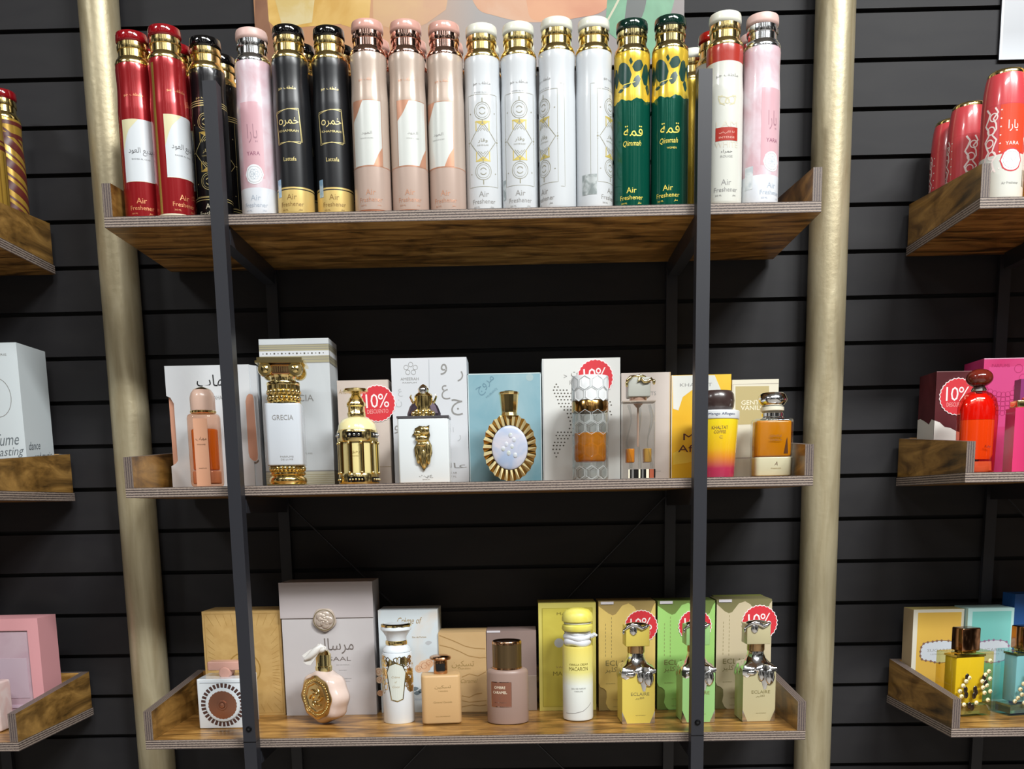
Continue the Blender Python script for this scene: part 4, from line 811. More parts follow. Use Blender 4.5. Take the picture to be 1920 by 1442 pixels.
b = MB(K); b.lathe([(33, 0), (34.5, 3), (41, 106)], ramp_mat('mango_sunset', [(0, '#b03058'), (.16, '#b83058'), (.36, '#e0902e'), (.50, '#e8b824'), (1, '#ead226')], 0, 106*K, .2, 'Z', .4), 40); b.text('KHALTAT', 30, M_brownink, 0, 90, round_(40), .6, h=6); b.text('COFFEE', 22, M_brownink, 0, 82, round_(39.5), .6, h=5); b.text('C', 6, M_goldi, 2, 73, round_(39), .6, h=5); b.build('glass_body', t)
b = MB(K); b.lathe([(42, 106.1), (43, 108), (43, 120), (41.5, 121.5)], mat('white_band', '#dfe3e6', .25, coat=.3), 44); b.text('Mango Affogato', 52, mat('navy_ink', '#2c3a66', .4), 4, 113.5, round_(43), .6, h=6); b.build('band', t)
b = MB(K); b.lathe([(27, 121.6), (32, 128), (33.5, 140), (32, 152), (27, 158), (10, 160)], mat('dark_chocolate_cap', '#3a2c2a', .28, coat=.3), 36); b.build('cap', t)
# 9  cream box, square amber bottle
M_crc = mat('cream_card', '#d8d2be', .45); M_tanp = mat('tan_panel', '#b5a574', .45)
def d9(b, P, K, w, h):
    b.poly([P(*p) for p in [(1379, 797), (1442, 795), (1442, 724), (1379, 725)]], M_tanp, FL, .0004); b.text('GENTLE', 46*K, M_ivory, *P(1413, 755), FL, h=8*K); b.text('VANILLA', 50*K, M_ivory, *P(1414, 765), FL, h=8*K)
    x, z = P(1400, 859); b.stroke([(-w/2, z), (w/2, z)], 1.6*K, mat('card_grey_line'), FL); b.stroke([(-w/2+1.5*K, 0), (-w/2+1.5*K, h-8*K), (w/2, h-8*K)], .8*K, mat('card_grey_line'), FL)  # grey-beige lines drawn across the card and along its rim
carton('cream box with a tan panel, last box on the middle shelf', 1370, 1456, 889, 712, YB2, .065, Z2, M_crc, d9)
t, K = bottle('square amber bottle with faceted silver cap, last on the middle shelf', 1445, 888, YF2, Z2)
b = MB(K); b.rbox(72, 46, 10, 0, 106, M_gl, 4); b.build('glass_body', t)
b = MB(K); b.rbox(66, 40, 8, 37, 102, liquid('deep_amber_perfume', '#d2810e', .85), 3); b.build('perfume', t)
b = MB(K); b.rbox(68, 42, 9, 1.5, 36, mat('cream_base', '#d8cfae', .3, coat=.3), 2); b.text('A', 6, M_brownink, 4, 24, flat(-21.1), .5, h=7, shear=.3); b.text('PARFUM', 18, M_goldi, 4, 15, flat(-21.1), .5, h=2.4); b.build('cream_base', t)
b = MB(K); q = flat(-23.2); b.text('GENTLE', 22, M_brownink, 2, 74, q, .3, h=4); b.text('VANILLA', 22, M_brownink, 2, 67, q, .3, h=4); b.poly([(18, 42), (26, 42), (24, 72), (22, 66)], mat('dark_fin', '#5a300c', .4), flat(-20.3), .3); b.build('lettering', t)
b = MB(K); b.lathe([(22, 106), (22, 108), (20, 110), (20.5, 116), (18, 119)], M_silv, 36); b.build('collar', t)
b = MB(K); b.lathe([(19, 119), (21.5, 121), (21.5, 127), (20, 128)], M_crm if False else mat('ivory_ring', '#ddd8c4', .2, coat=.4), 36); b.lathe([(17, 128), (22, 131), (27, 139), (27, 142), (24, 150), (20, 153)], M_silv, 14, smooth=False); b.build('cap', t)
# ------------------------------------------------------------------ bottom shelf of the central rack
ZB3 = Z3
# 1 gold box, white cube bottle with bronze sunburst
M_gbox = mat('gold_card', '#c4a268', .42, .0, noise=('#bb985e', 40, (1, 1, 1), .4, .6)); M_gline = mat('dark_gold_line', '#a07c3c', .5)
def e1(b, P, K, w, h):
    b.stroke([(-w/2+4*K, 4*K), (w/2-4*K, 4*K), (w/2-4*K, h-5*K), (-w/2+4*K, h-5*K)], .9*K, M_gline, FL, closed=True)
    for i in range(26):
        a = PI*(i+.5)/26; c, s_ = math.cos(a), math.sin(a); r1 = min((w/2-7*K)/max(abs(c), .01), (h*.55)/max(s_, .01)); r0 = max(r1*.80, 50*K)
        b.stroke([(r0*c, h*.42+r0*s_), (r1*c, h*.42+r1*s_)], .5*K, M_gline, FL); b.stroke([(r0*c, h*.42-r0*s_*.7), (r1*c, h*.42-r1*s_*.7)], .5*K, M_gline, FL)
    b.ring(0, h*.45, 30*K, 2.4*K, M_gline, FL); b.ring(0, h*.45, 22*K, 1.2*K, M_gline, FL)
carton('gold embossed box, first on the bottom shelf behind the upright', 391, 536, 1341, 1146, .200, .085, ZB3, M_gbox, e1)
t, K = bottle('white cube bottle with bronze sunburst dial and pink bar cap', 432, 1362, .122, ZB3)
M_pw = mat('porcelain_white', '#dde4ea', .2, coat=.4); M_brz = mat('rose_bronze', '#b07a62', .3, .7); M_cho = mat('chocolate_print', '#4e342f', .4); M_pbar = mat('blush_bar', '#c99a8c', .35)
b = MB(K); b.rbox(92, 70, 3, 0, 92, M_pw, 2, n=3); q = flat(-35.3); b.stroke([(-40, 85), (40, 85)], 1.5, mat('pale_seam', '#b4bcc4', .5), q, .3)
for i in range(32):
    a = 2*PI*i/32; c, s_ = math.cos(a), math.sin(a); tx, tz = -s_*2.4, c*2.4
    b.poly([(32*c-tx*.9, 44+32*s_-tz*.9), (40*c-tx, 44+40*s_-tz), (40*c+tx, 44+40*s_+tz), (32*c+tx*.9, 44+32*s_+tz*.9)], M_cho, q, .4)
b.build('glass_body', t)
b = MB(K); b.T = Matrix.Translation((0, -35.5, 44)) @ Matrix.Rotation(PI/2, 4, 'X')
b.lathe([(30.5, 0), (30.5, 1.6), (27, 2)], M_pw, 48); b.lathe([(26, .2), (26, 2), (9, 3.4)], M_brz, 52, rad=lambda a, z: 1+.018*math.cos(a*26), smooth=False); b.lathe([(9, 3.4), (8.5, 5), (6, 5.2), (5, 4.2), (4.5, 6.2), (1, 7.4)], M_brz, 32); b.T = None; b.build('sunburst_dial', t)
b = MB(K); b.box(-3, 3, -4, 4, 92, 97, M_brz); b.rbox(64, 26, 3, 104, 120, M_pbar, 2, n=3); b.T = Matrix.Translation((0, 0, 99)) @ Matrix.Rotation(PI/2, 4, 'X'); b.lathe([(11, -14), (11, 13), (9.5, 15), (8, 15.2)], M_pbar, 32); b.T = None; b.build('bar_cap', t)
# 2 large grey envelope box with rosette seal, flower bottle
M_lil = mat('pearl_grey_card', '#bdb8b9', .38, noise=('#c3bfc0', 5, (1, 1, 1), .4, .6)); M_lil2 = mat('pearl_grey_flap', '#b7afb0', .34); M_prl = mat('pearl_seal', '#c2b3a6', .3, .3)
def e2(b, P, K, w, h):
    b.box(-w/2-2*K, w/2+1*K, -.0022, -.0002, h-66*K, h+.0005, M_lil2)
    b.text('مرسال', 68*K, mat('bronze_grey_ink', '#6d6460', .45), *P(629, 1212), FL, h=30*K); b.text('MERSAAL', 76*K, mat('bronze_grey_ink'), *P(620, 1236), FL, h=8*K)
    for v, wd in ((1247, 24), (1257, 14), (1273, 32), (1278, 26)): b.text('EAU DE PARFUM', wd*K, M_inkl, *P(643, v), FL, h=1.6*K)
o = carton('large pearl grey box with a flap and a rosette seal, tallest on the bottom shelf', 538, 707, 1341, 1092, .190, .090, ZB3, M_lil, e2)
K = mpp(620, 1220, .19); b = MB(K); b.T = Matrix.Translation((-5, -2.5, 182)) @ Matrix.Rotation(PI/2, 4, 'X'); b.lathe([(22, 0), (21, 3), (18, 4)], M_prl, 40, rad=lambda a, z: 1+.04*math.cos(a*5))
for r, k in ((15, 5), (10.5, 5), (6, 4)):
    for i in range(k): a = 2*PI*i/k+r; b.ball((r*.62*math.cos(a), r*.62*math.sin(a), 4+(15-r)*.2), (r*.52, r*.52, 2.6), M_prl, 14, 8)
b.ball((0, 0, 6), (3.2, 3.2, 2.4), M_prl, 12, 8); b.ring(0, 0, 19, 1.2, M_goldd, lambda x, z, o=0: (x, z, 4.2), n=30); b.T = None; b.build('rosette_seal', o)
t, K = bottle('cream flower-shaped bottle turned aside with a gold medallion and white bow', 612, 1350, .120, ZB3, -.64)
M_cpk = mat('cream_pink_enamel', '#dcc6bb', .18, coat=.5)
petal = lambda a, z: 1+.035*math.cos(a*8)
b = MB(K); b.T = Matrix.Translation((0, 0, 52)) @ Matrix.Rotation(PI/2, 4, 'X'); b.lathe([(40, -21), (46, -18), (49.5, -10), (50, 0), (49.5, 10), (46, 18), (41, 21)], M_cpk, 64, rad=petal); b.T = None; b.build('glass_body', t)
b = MB(K); b.T = Matrix.Translation((0, -21, 52)) @ Matrix.Rotation(PI/2, 4, 'X'); M_med = mat('medallion_gold', '#d9b878', .2, .9)
b.lathe([(40, 0), (40, 1.2), (36, 2.2), (35, 1.2), (30, 1.4), (29, 2.4), (26.5, 2.6), (25, 1.4), (24, 1.0)], M_med, 56, rad=petal); b.lathe([(24, .9), (10, 1.4)], M_med, 48)
for i in range(40): a = 2*PI*i/40; b.ball((32.5*math.cos(a), 32.5*math.sin(a), 1.6), (1.8, 1.8, 1.6), M_gold, 8, 5)
for k in range(6): b.tube([((6+12*i/8)*math.cos(k*PI/3+i*.16), (6+12*i/8)*math.sin(k*PI/3+i*.16), 2.0) for i in range(9)], 1.7, M_gold, 8)
b.T = None; b.build('medallion', t)
b = MB(K); b.lathe([(15, 99), (15.5, 103), (15.5, 108), (14, 109), (14, 130), (12, 132), (9, 137)], M_goldd, 36); b.build('neck', t)
b = MB(K); M_bow = mat('white_satin', '#e0ddd9', .35)
b.T = Matrix.Rotation(.64, 4, 'Z')
pts = [(-33, 118), (-27, 114), (-20, 113), (-14, 121), (-5, 134), (4, 141), (10, 141), (8, 146), (-4, 152), (-10, 146), (-24, 139), (-35, 131), (-31, 126)]
b.prism(pts, -19, -14, M_bow); b.tube([(8, -14, 143), (0, -17, 147), (-10, -19, 139), (-20, -20, 130), (-30, -20, 124)], [3, 6, 7, 6, 3], M_bow, 10); b.ball((-2, -16, 142), (10, 6, 7), M_bow, 14, 8); b.T = None; b.build('bow', t)
# 3 pale floral box, white column bottle with gold crackle
M_flo = mat('pale_floral_card', '#ccd5da', .42, noise=('#d8c8b6', 7, (1, 1, 1), .50, .70)); M_pe = mat('apricot_print', '#d3a682', .45, noise=('#dcc0a4', 18, (1, 1, 1), .4, .6)); M_oli = mat('slate_floral', '#6f7e86', .45)
def e3(b, P, K, w, h):
    b.text('Crème of', 46*K, M_goldi, *P(768, 1164), FL, h=12*K, shear=.35); b.text('Eau de Parfum', 26*K, M_goldi, *P(786, 1195), FL, h=3*K)
    for u, v, r in ((796, 1250, 12), (786, 1254, 8), (804, 1244, 9), (710, 1260, 8), (712, 1275, 7), (713, 1300, 6)): b.disc(*P(u, v), r*K, M_pe, FL, .0004+.00005*r, 12); b.stroke([(P(u, v)[0]+p[0], P(u, v)[1]+p[1]) for p in curl(0, 0, r*K*.7)], .8*K, mat('rust_print', '#b97a52', .45), FL, .0012)
    for u, v in ((778, 1292), (782, 1300), (790, 1296), (803, 1206)): b.poly(blob([P(u-6, v), P(u, v-4), P(u+7, v-1), P(u, v+4)], 4), M_oli if v > 1250 else mat('pale_grey_ink'), FL, .0005)
    b.text('CREAM', 16*K, mat('pale_blue_ink'), *P(783, 1312), FL, h=4*K)
carton('pale floral printed box behind the white and gold crackle bottle', 716, 826, 1336, 1144, .204, .080, ZB3, M_flo, e3)
t, K = bottle('white column bottle with gold crackle shoulder and flared white cap', 749, 1352, .128, ZB3)
b = MB(K); b.lathe([(28, 0), (29, 2), (29, 122), (27, 131), (20, 134)], M_pw, 44)
rs = random.Random(3); mp = round_(29)
for i in range(110):
    s0 = -1.35*29+2.7*29*rs.random(); z0 = 62+rs.random()*60; k = rs.choice((5, 6)); rr = 3.2+2.6*rs.random()
    if abs(s0) < 17 and 48 < z0 < 108: continue
    if z0 < 66 and abs(s0) < 24: continue
    b.stroke([(s0+rr*math.cos(2*PI*q/k+.4), z0+1.25*rr*math.sin(2*PI*q/k+.4)) for q in range(k)], 1.5, M_gold, mp, .5+.005*i, closed=True)
    if i % 3 == 0: b.poly([(s0+rr*.9*math.cos(2*PI*q/k+.4), z0+1.1*rr*math.sin(2*PI*q/k+.4)) for q in range(k)], mat('copper_gold'), mp, .3)
b.build('glass_body', t)
b = MB(K); pl = [(-17, 96), (-12, 109), (0, 114), (13, 109), (19, 96), (12, 47), (2, 43), (-9, 46)]; b.poly(pl, mat('label_enamel', '#cfd4cc', .3), mp, 1.6); b.stroke(pl, 1.8, M_gold, mp, 1.8, closed=True)
for i, tt in enumerate(('Crème', 'of', 'Coco')): b.text(tt, (15, 4, 13)[i], M_goldi, 0, 88-9*i, mp, 1.7, shear=.3, h=4)
b.build('label', t)
b = MB(K); b.lathe([(20, 134), (26, 132.5), (25.5, 137), (20, 144), (18.6, 145)], M_pw, 40); b.lathe([(19.2, 145), (19.8, 148), (19.4, 152), (18.2, 153)], M_gold, 40, rad=lambda a, z: 1+.03*math.cos(a*9)); b.build('collar', t)
b = MB(K); b.lathe([(18, 153), (19, 160), (26, 171), (28.5, 173), (28.5, 177), (27.5, 179)], M_pw, 44); b.lathe([(28, 179), (28, 182), (24, 184), (6, 184.5)], M_gold, 44, rad=lambda a, z: 1+.02*math.cos(a*11)); b.lathe([(23, 184.2), (10, 186)], M_pw, 36); b.build('flared_cap', t)
# 4 tan box with dune lines, tan bottle
M_tan = mat('sand_card', '#c3a477', .45, noise=('#bd9c6e', 6, (1, 1, 2), .4, .6)); M_dune = mat('dune_line', '#9f7d4c', .5)
def e4(b, P, K, w, h):
    for pts in ([(824, 1192), (850, 1202), (872, 1212), (890, 1216), (910, 1217)], [(824, 1210), (845, 1215), (862, 1222), (878, 1230), (900, 1234), (911, 1233)], [(866, 1270), (880, 1264), (896, 1268), (911, 1260)], [(866, 1305), (880, 1308), (892, 1302), (904, 1300)], [(866, 1314), (880, 1317), (912, 1314)], [(866, 1326), (885, 1322), (900, 1324), (912, 1322)]):
        b.stroke([P(*p) for p in pts], 1.6*K, M_dune, FL)
    b.text('تسكين', 42*K, M_goldi, *P(868, 1246), FL, h=14*K); b.text('TASKEEN', 24*K, M_goldi, *P(870, 1254), FL, h=3*K); b.text('Caramel', 32*K, M_goldi, *P(880, 1277), FL, h=8*K, shear=.35)
carton('sand coloured box with dune lines behind the sand bottle', 826, 914, 1335, 1186, .200, .070, ZB3, M_tan, e4)
t, K = bottle('matt sand square bottle with a small gold cap', 829, 1356, .115, ZB3, .10)
M_sand = mat('matt_sand_lacquer', '#c6a273', .45)
b = MB(K); b.rbox(73, 46, 9, 0, 92, M_sand, 4); q = flat(-23.2); b.text('تسكين', 30, M_goldi, 3, 70, q, .3, h=7); b.text('TASKEEN', 18, M_goldi, 3, 62.5, q, .3, h=2); b.text('Caramel Cascade', 34, M_goldi, 2, 42, q, .3, h=3.4, shear=.2); b.text('EAU DE PARFUM', 26, M_goldi, 2, 15, q, .3, h=1.8); b.build('glass_body', t)
b = MB(K); b.lathe([(12.5, 92), (13, 94), (13, 114), (12, 117)], mat('copper_gold'), 30); b.lathe([(12, 117), (20, 119), (21, 121.5), (20, 124), (15, 126), (4, 126.5)], mat('copper_gold'), 30, rad=lambda a, z: 1+(.05*math.sin(a*2+1) if z > 118 else 0)); b.box(-8, 8, -13.6, -12.6, 98, 112, M_jet); b.build('cap', t)
# 5 taupe box, taupe bottle
M_tau = mat('taupe_card', '#86736e', .4, noise=('#8b7872', 8, (1, 1, 1), .4, .6)); M_taub = mat('taupe_lacquer', '#947c72', .42); M_lbl = mat('copper_label', '#7e5240', .35)
def e5(b, P, K, w, h):
    x, z = P(960, 1268); b.poly([(-w/2, 0), (w/2, 0), (w/2, z), (w*.2, z-.6*K), (-w/2, z)], mat('taupe_satin_half', '#8d7c70', .3), FL, .0003); b.stroke([(-w/2, z), (w/2, z)], .8*K, M_prl, FL); b.box(-w/2+1*K, -w/2+26*K, -.0008, .001, h-3*K, h+.0006, mat('clear_tape', '#cfcad0', .25))
carton('dark taupe box behind the taupe bottle', 915, 1007, 1333, 1183, .206, .070, ZB3, M_tau, e5)
t, K = bottle('round taupe bottle with copper label and ribbed bronze cap', 953, 1357, .108, ZB3)
b = MB(K); b.lathe([(35, 0), (38, 1.5), (38.5, 4), (38.5, 94), (37, 99), (33, 101.5), (10, 103)], M_taub, 48, sq=.8); b.build('glass_body', t)
def mpe(s_, z, o=0.0):
    a = s_/38.5-.30; q = 38.5+.5*o; return (q*math.sin(a), -.8*q*math.cos(a), z)
mpe.step = 3.5
b = MB(K); b.patch(-21, 19, 34, 80, M_lbl, mpe, .4, 12); b.stroke([(-21, 34), (19, 34), (19, 80), (-21, 80)], 1.1, M_rose, mpe, .7, closed=True); b.text('OMBRE', 22, M_ivory, -3, 70, mpe, .6, h=5); b.text('CARAMEL', 28, M_ivory, -3, 61, mpe, .6, h=5); b.text('EAU DE PARFUM', 26, M_rose, -3, 42, mpe, .6, h=2.2); b.stroke([(-3, 52), (-3, 48)], .8, M_rose, mpe, .6); b.build('label', t)
b = MB(K); M_brc = mat('brushed_bronze', '#7f6a4c', .32, .85); b.lathe([(27.5, 102), (27.5, 105)], mat('copper_gold'), 44); b.lathe([(26.5, 105), (26.8, 148)], M_brc, 96, rad=lambda a, z: 1+.008*math.cos(a*48), smooth=False); b.lathe([(27.2, 148), (27.2, 152), (26, 153.5), (23, 152), (6, 152.5)], mat('copper_gold'), 44); b.build('cap', t)
# 6 olive yellow box, macaron bottle
M_oly = mat('olive_gold_card', '#c6ba50', .38, .0, noise=('#beb04a', 12, (1, 1, 1), .4, .6)); M_olf = mat('olive_gold_edge', '#cfc468', .4, .1); M_old = mat('olive_line', '#6f6420', .5)
def e6(b, P, K, w, h):
    b.poly([(-w/2+6*K, 7*K), (w/2-6*K, 7*K), (w/2-6*K, h-9*K), (-w/2+6*K, h-9*K)], M_oly, FL, .0003)
    b.stroke([(-w/2+7*K, 8*K), (w/2-7*K, 8*K), (w/2-7*K, h-10*K), (-w/2+7*K, h-10*K)], .7*K, M_old, FL, .0006, True)
    b.text('MAISON', 44*K, M_old, *P(1066, 1151), FL, h=5*K); b.text('VANILLA', 36*K, M_goldi, *P(1060, 1251), FL, h=4*K); b.text('MACARON', 62*K, M_old, *P(1068, 1263), FL, h=8*K); b.disc(*P(1048, 1206), 9*K, mat('pale_grey_ink'), FL, .0005, 10); b.text('EAU DE PARFUM', 26*K, M_goldi, *P(1066, 1313), FL, h=2*K)
carton('olive yellow framed box behind the macaron bottle', 1012, 1118, 1333, 1131, .200, .075, ZB3, M_olf, e6)
t, K = bottle('yellow to white bottle with macaron and whipped cream cap', 1084, 1351, .124, ZB3)
b = MB(K); b.lathe([(24, 0), (27.5, 2), (28.3, 6), (28.3, 136), (27, 139), (10, 139.5)], ramp_mat('lemon_to_white', [(0, '#dde2e2'), (.48, '#dde2dc'), (.66, '#d8d080'), (1, '#d8c864')], 0, 139*K, .28, 'Z', .3), 44); mp = round_(28.3)
b.text('VANILLA CREAM', 36, M_old, 0, 107, mp, .5, h=4); b.text('MACARON', 36, M_old, 0, 99, mp, .5, h=7); b.text('EAU DE PARFUM', 26, M_inkl, 0, 62, mp, .5, h=3); b.text('PARFUMS', 15, M_inkl, 0, 57, mp, .5, h=2.6); b.stroke([(-26, 15), (-8, 16), (8, 20), (20, 28), (26, 34)], 1, M_inkl, mp, .5); b.build('glass_body', t)
b = MB(K); M_whip = mat('whipped_white', '#dadde3', .3, coat=.3)
for i, (r, z, hh) in enumerate(((29, 146, 8), (31, 155, 6.5), (29, 163, 5.5))): b.tube([(r*.62*math.cos(a), r*.62*math.sin(a), z+1.6*math.sin(a*2+i)) for a in [2*PI*k/28 for k in range(28)]], [hh+1.2*math.sin(k*.9+i) for k in range(28)], M_whip, 12, True)
b.lathe([(18, 139.6), (22, 150), (18, 168)], M_whip, 24); b.tube([(24, -8, 156), (31, -10, 160), (35, -8, 158)], [4, 4.5, 2], M_whip, 8); b.build('cream_swirl', t)
b = MB(K); M_mac = mat('lemon_macaron', '#dcd055', .4, noise=('#e2d870', 30, (1, 1, 1), .4, .6)); b.lathe([(20, 166), (27, 167), (29, 171), (28, 177), (24, 179.5)], M_mac, 40); b.lathe([(24, 179.5), (26, 181), (24, 183)], M_whip, 36); b.lathe([(25, 183), (28.5, 185), (29, 190), (27, 199), (21, 205.5), (10, 208.5), (.1, 209)], M_mac, 40); b.build('macaron_cap', t)
# 7-9 the three square bottles with molten silver shoulders and their cut-out boxes
def melt_box(label, uL, uR, vB, vT, y, col, col2, stk, notch=True):
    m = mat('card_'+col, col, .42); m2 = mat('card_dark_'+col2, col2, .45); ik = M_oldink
    def oln(w, h, K):
        return [(-w/2+22*K, 0), (w/2, 0), (w/2, h-4*K), (w/2-4*K, h-9*K), (w/2-10*K, h-24*K), (w/2-20*K, h-30*K), (w/2-30*K, h-26*K), (w/2-40*K, h-10*K), (w/2-50*K, h-4*K), (w/2-62*K, h-8*K), (w/2-74*K, h-24*K), (w/2-80*K, h-26*K), (w/2-88*K, h-22*K), (-w/2, h-8*K), (-w/2, 52*K), (-w/2+3*K, 45*K), (-w/2+9*K, 43*K), (-w/2+14*K, 38*K), (-w/2+15*K, 26*K), (-w/2+13*K, 14*K), (-w/2+17*K, 5*K)]
    def dd(b, P, K, w, h):
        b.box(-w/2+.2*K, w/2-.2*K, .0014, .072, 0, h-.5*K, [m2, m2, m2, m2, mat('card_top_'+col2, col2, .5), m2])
        b.poly([(-w/2+4*K, h-5*K), (-w/2+28*K, h-5*K), (-w/2+28*K, h), (-w/2+4*K, h)], mat('clear_tape'), FL, .0003)
        x = -w/2; b.text('ECLAIRE', 58*K, ik, x+42*K, h*.44, FL, h=10*K); b.text('إكلير'.replace('إ', 'ا'), 24*K, ik, x+24*K, h*.375, FL, h=12*K); b.text('EAU DE PARFUM', 17*K, ik, x+22*K, h*.25, FL, h=1.8*K)
        for k in range(9): b.stroke([(x+13*K, h*(.80-k*.035)), (x+13*K, h*(.78-k*.035))], .8*K, ik, FL)
        for k in range(11): b.stroke([(x+24*K, h*(.86-k*.035)), (x+24*K, h*(.84-k*.035))], .8*K, ik, FL)
        b.text('100 ML', 10*K, ik, x+32*K, h*.10, FL, h=1.6*K); b.text('PARFUM', 10*K, ik, x+32*K, h*.035, FL, h=1.6*K)
    return carton(label, uL, uR, vB, vT, y, .0012, ZB3, m, dd, stk, outline=oln)
M_oldink = mat('olive_ink', '#7d7448', .5)
melt_box('tan yellow cut-out box with a discount badge behind the yellow silver-shouldered bottle', 1123, 1228, 1333, 1128, .192, '#d6bb6c', '#9c8652', (1202, 1175, .0335, .05))
melt_box('light green cut-out box with a discount badge behind the upright', 1232, 1338, 1331, 1127, .192, '#9ccb72', '#6a7d3e', (1303, 1174, .0335, .05))
melt_box('greige cut-out box with a discount badge, last box on the bottom shelf', 1341, 1447, 1330, 1124, .192, '#c4b698', '#75704a', (1424, 1168, .0360, .05))
b = MB(); x0, zz = at(1339, 1118, .262); x1 = .584; b.box(x0, x1, .266, .289, ZB3+.0004, zz, mat('olive_green_card', '#6f7433', .4)); o = b.build('perfume_box'); tag(o, 'olive green box standing behind the greige cut-out box', 'perfume box')
def melt_bottle(label, u, v, col, y, rz):
    t, K = bottle(label, u, v, y, ZB3, rz); m = mat('lacquer_'+col, col, .38, coat=.15)
    b = MB(K); c = 30
    b.box(-c, c, -c, c, 1, 100, m); b.box(-c+1, c-1, -c+1, c-1, 0, 1, M_silv)
    for x, s_ in ((-c, 1), (c, -1)): b.add([(x-s_*.4, -c-.4, 1), (x+s_*9, -c-.4, 1), (x-s_*.4, -c-.4, 24)], [(0, 1, 2)] if s_ > 0 else [(0, 2, 1)], M_silv); b.add([(x-s_*.4, -c-.4, 1), (x-s_*.4, -c+10, 1), (x-s_*.4, -c-.4, 24)], [(0, 2, 1)] if s_ > 0 else [(0, 1, 2)], M_silv)
    q = flat(-c-.2); b.text('ECLAIRE', 34, M_oldink, 3, 56, q, .3, h=6); b.text('اكلير', 16, M_oldink, 2, 48, q, .3, h=5); b.text('EAU DE PARFUM', 18, M_oldink, 4, 16, q, .3, h=1.6); b.build('glass_body', t)
    b = MB(K); n = 48
    def drip(a):
        d = {0: 0}; x = (a/(2*PI)) % 1
        return 6*math.sin(a*3+.6)+4*math.sin(a*7)+ (26*math.exp(-((x-.055)/.035)**2)) + (12*math.exp(-((x-.90)/.05)**2))+10*math.exp(-((x-.45)/.06)**2)+14*math.exp(-((x-.62)/.05)**2)
    def sqr(a, hw):
        c0, s0 = math.sin(a), -math.cos(a); k = hw/max(abs(c0), abs(s0)); return c0*k, s0*k
    rings = []
    A = [2*PI*i/n for i in range(n)]
    rings.append([(*sqr(a, c+.3), 93-drip(a)) for a in A]); rings.append([(*sqr(a, c+1.8), 95-drip(a)*.85) for a in A]); rings.append([(*sqr(a, c+1.8), 100-drip(a)*.3) for a in A])
    rings.append([(*sqr(a, c-1), 104+1.5*math.sin(a*5)) for a in A])
    for r, z in ((24, 109), (18, 116), (15, 123), (14.5, 129)): rings.append([(r*(1+.05*math.sin(a*5+z))*math.sin(a), -r*(1+.05*math.sin(a*5+z))*math.cos(a), z+1.5*math.sin(a*4+r)) for a in A])
    b.loft(rings, M_silv, True, False, True); b.ball((4, -c-1, 88), (7, 3, 12), M_silv, 12, 8); b.ball((-15, -c-.5, 92), (10, 3, 5), M_silv, 12, 8); b.ball((19, -c-1, 84), (9, 3.5, 15), M_silv, 12, 8); b.build('molten_shoulder', t)
    b = MB(K); b.lathe([(15.5, 129), (16, 131), (16, 141), (17, 143)], mat('bronze_neck', '#b3946c', .2, .9), 30); b.build('neck', t)
    b = MB(K); b.rbox(44, 40, 2, 143, 180, m, 1, n=2); b.build('cap', t)
    b = MB(K); b.tube([(-25, -20, 174), (-18, -21, 180), (-10, -21, 184), (0, -20.5, 181), (8, -20.5, 176), (15, -20, 179), (21, -18, 182)], [1.5, 3, 4, 4.5, 4, 3.5, 2], M_silv, 10); b.ball((-8, -20, 172), (7, 3, 9), M_silv, 14, 8); b.ball((0, -4, 182), (20, 16, 4), M_silv, 18, 8); b.ball((-26, -19, 170), (2.5, 2.5, 5), M_silv, 8, 6); b.build('molten_crown', t)
melt_bottle('yellow square bottle with molten silver shoulder, beside the macaron bottle', 1192, 1352, '#d2bd58', .101, .05)
melt_bottle('green square bottle with molten silver shoulder behind the upright', 1303, 1350, '#93c07a', .104, .03)
melt_bottle('greige square bottle with molten silver shoulder, last on the bottom shelf', 1414, 1348, '#b8af8a', .105, .03)
# ------------------------------------------------------------------ boxes and bottles on the neighbouring racks
def sbox(label, x0, x1, y0, y1, zs, h, m, deco=None, sides=None):
    b = MB(); w = x1-x0; d = y1-y0; b.box(-w/2, w/2, 0, d, 0, h, sides or m)
    if deco: deco(b, w, d, h)
    o = b.build('perfume_box', None, ((x0+x1)/2, y0, zs+.0004)); return tag(o, label, 'perfume box')
# left rack, middle shelf: plain white box with handwriting
M_cw = mat('cool_white_card', '#cfd8dc', .45); M_pen = mat('pen_ink', '#6d757a', .5)
def side_map(x, y0=0.0): return lambda s, z, o=0.0: (x+o, y0+s, z)
def f1(b, w, d, h):
    b.text('Perfume', .075, M_pen, w/2-.049, .099, FL, h=.022, shear=.4, tilt=.05); b.text('is a lasting', .085, M_pen, w/2-.046, .074, FL, h=.021, shear=.4, tilt=.06); b.text('dance', .045, M_pen, .034, .090, side_map(w/2), h=.015, shear=.3, tilt=.10); b.text('of memories', .080, M_pen, w/2-.044, .052, FL, h=.012, shear=.4, tilt=.06); b.text('and music', .070, M_pen, .066, .072, side_map(w/2), h=.014, shear=.3, tilt=.10)
    b.ring(w/2-.045, .178, .026, .0012, M_inkl, FL, rz=.036, n=30); b.text('PARFUMERIE', .05, M_inkl, w/2-.045, h-.022, FL, h=.004)
sbox('plain white box with grey handwriting on the rack beyond the pole', -1.02, -.858, .176, .296-.008, Z2, .279, M_cw, f1)
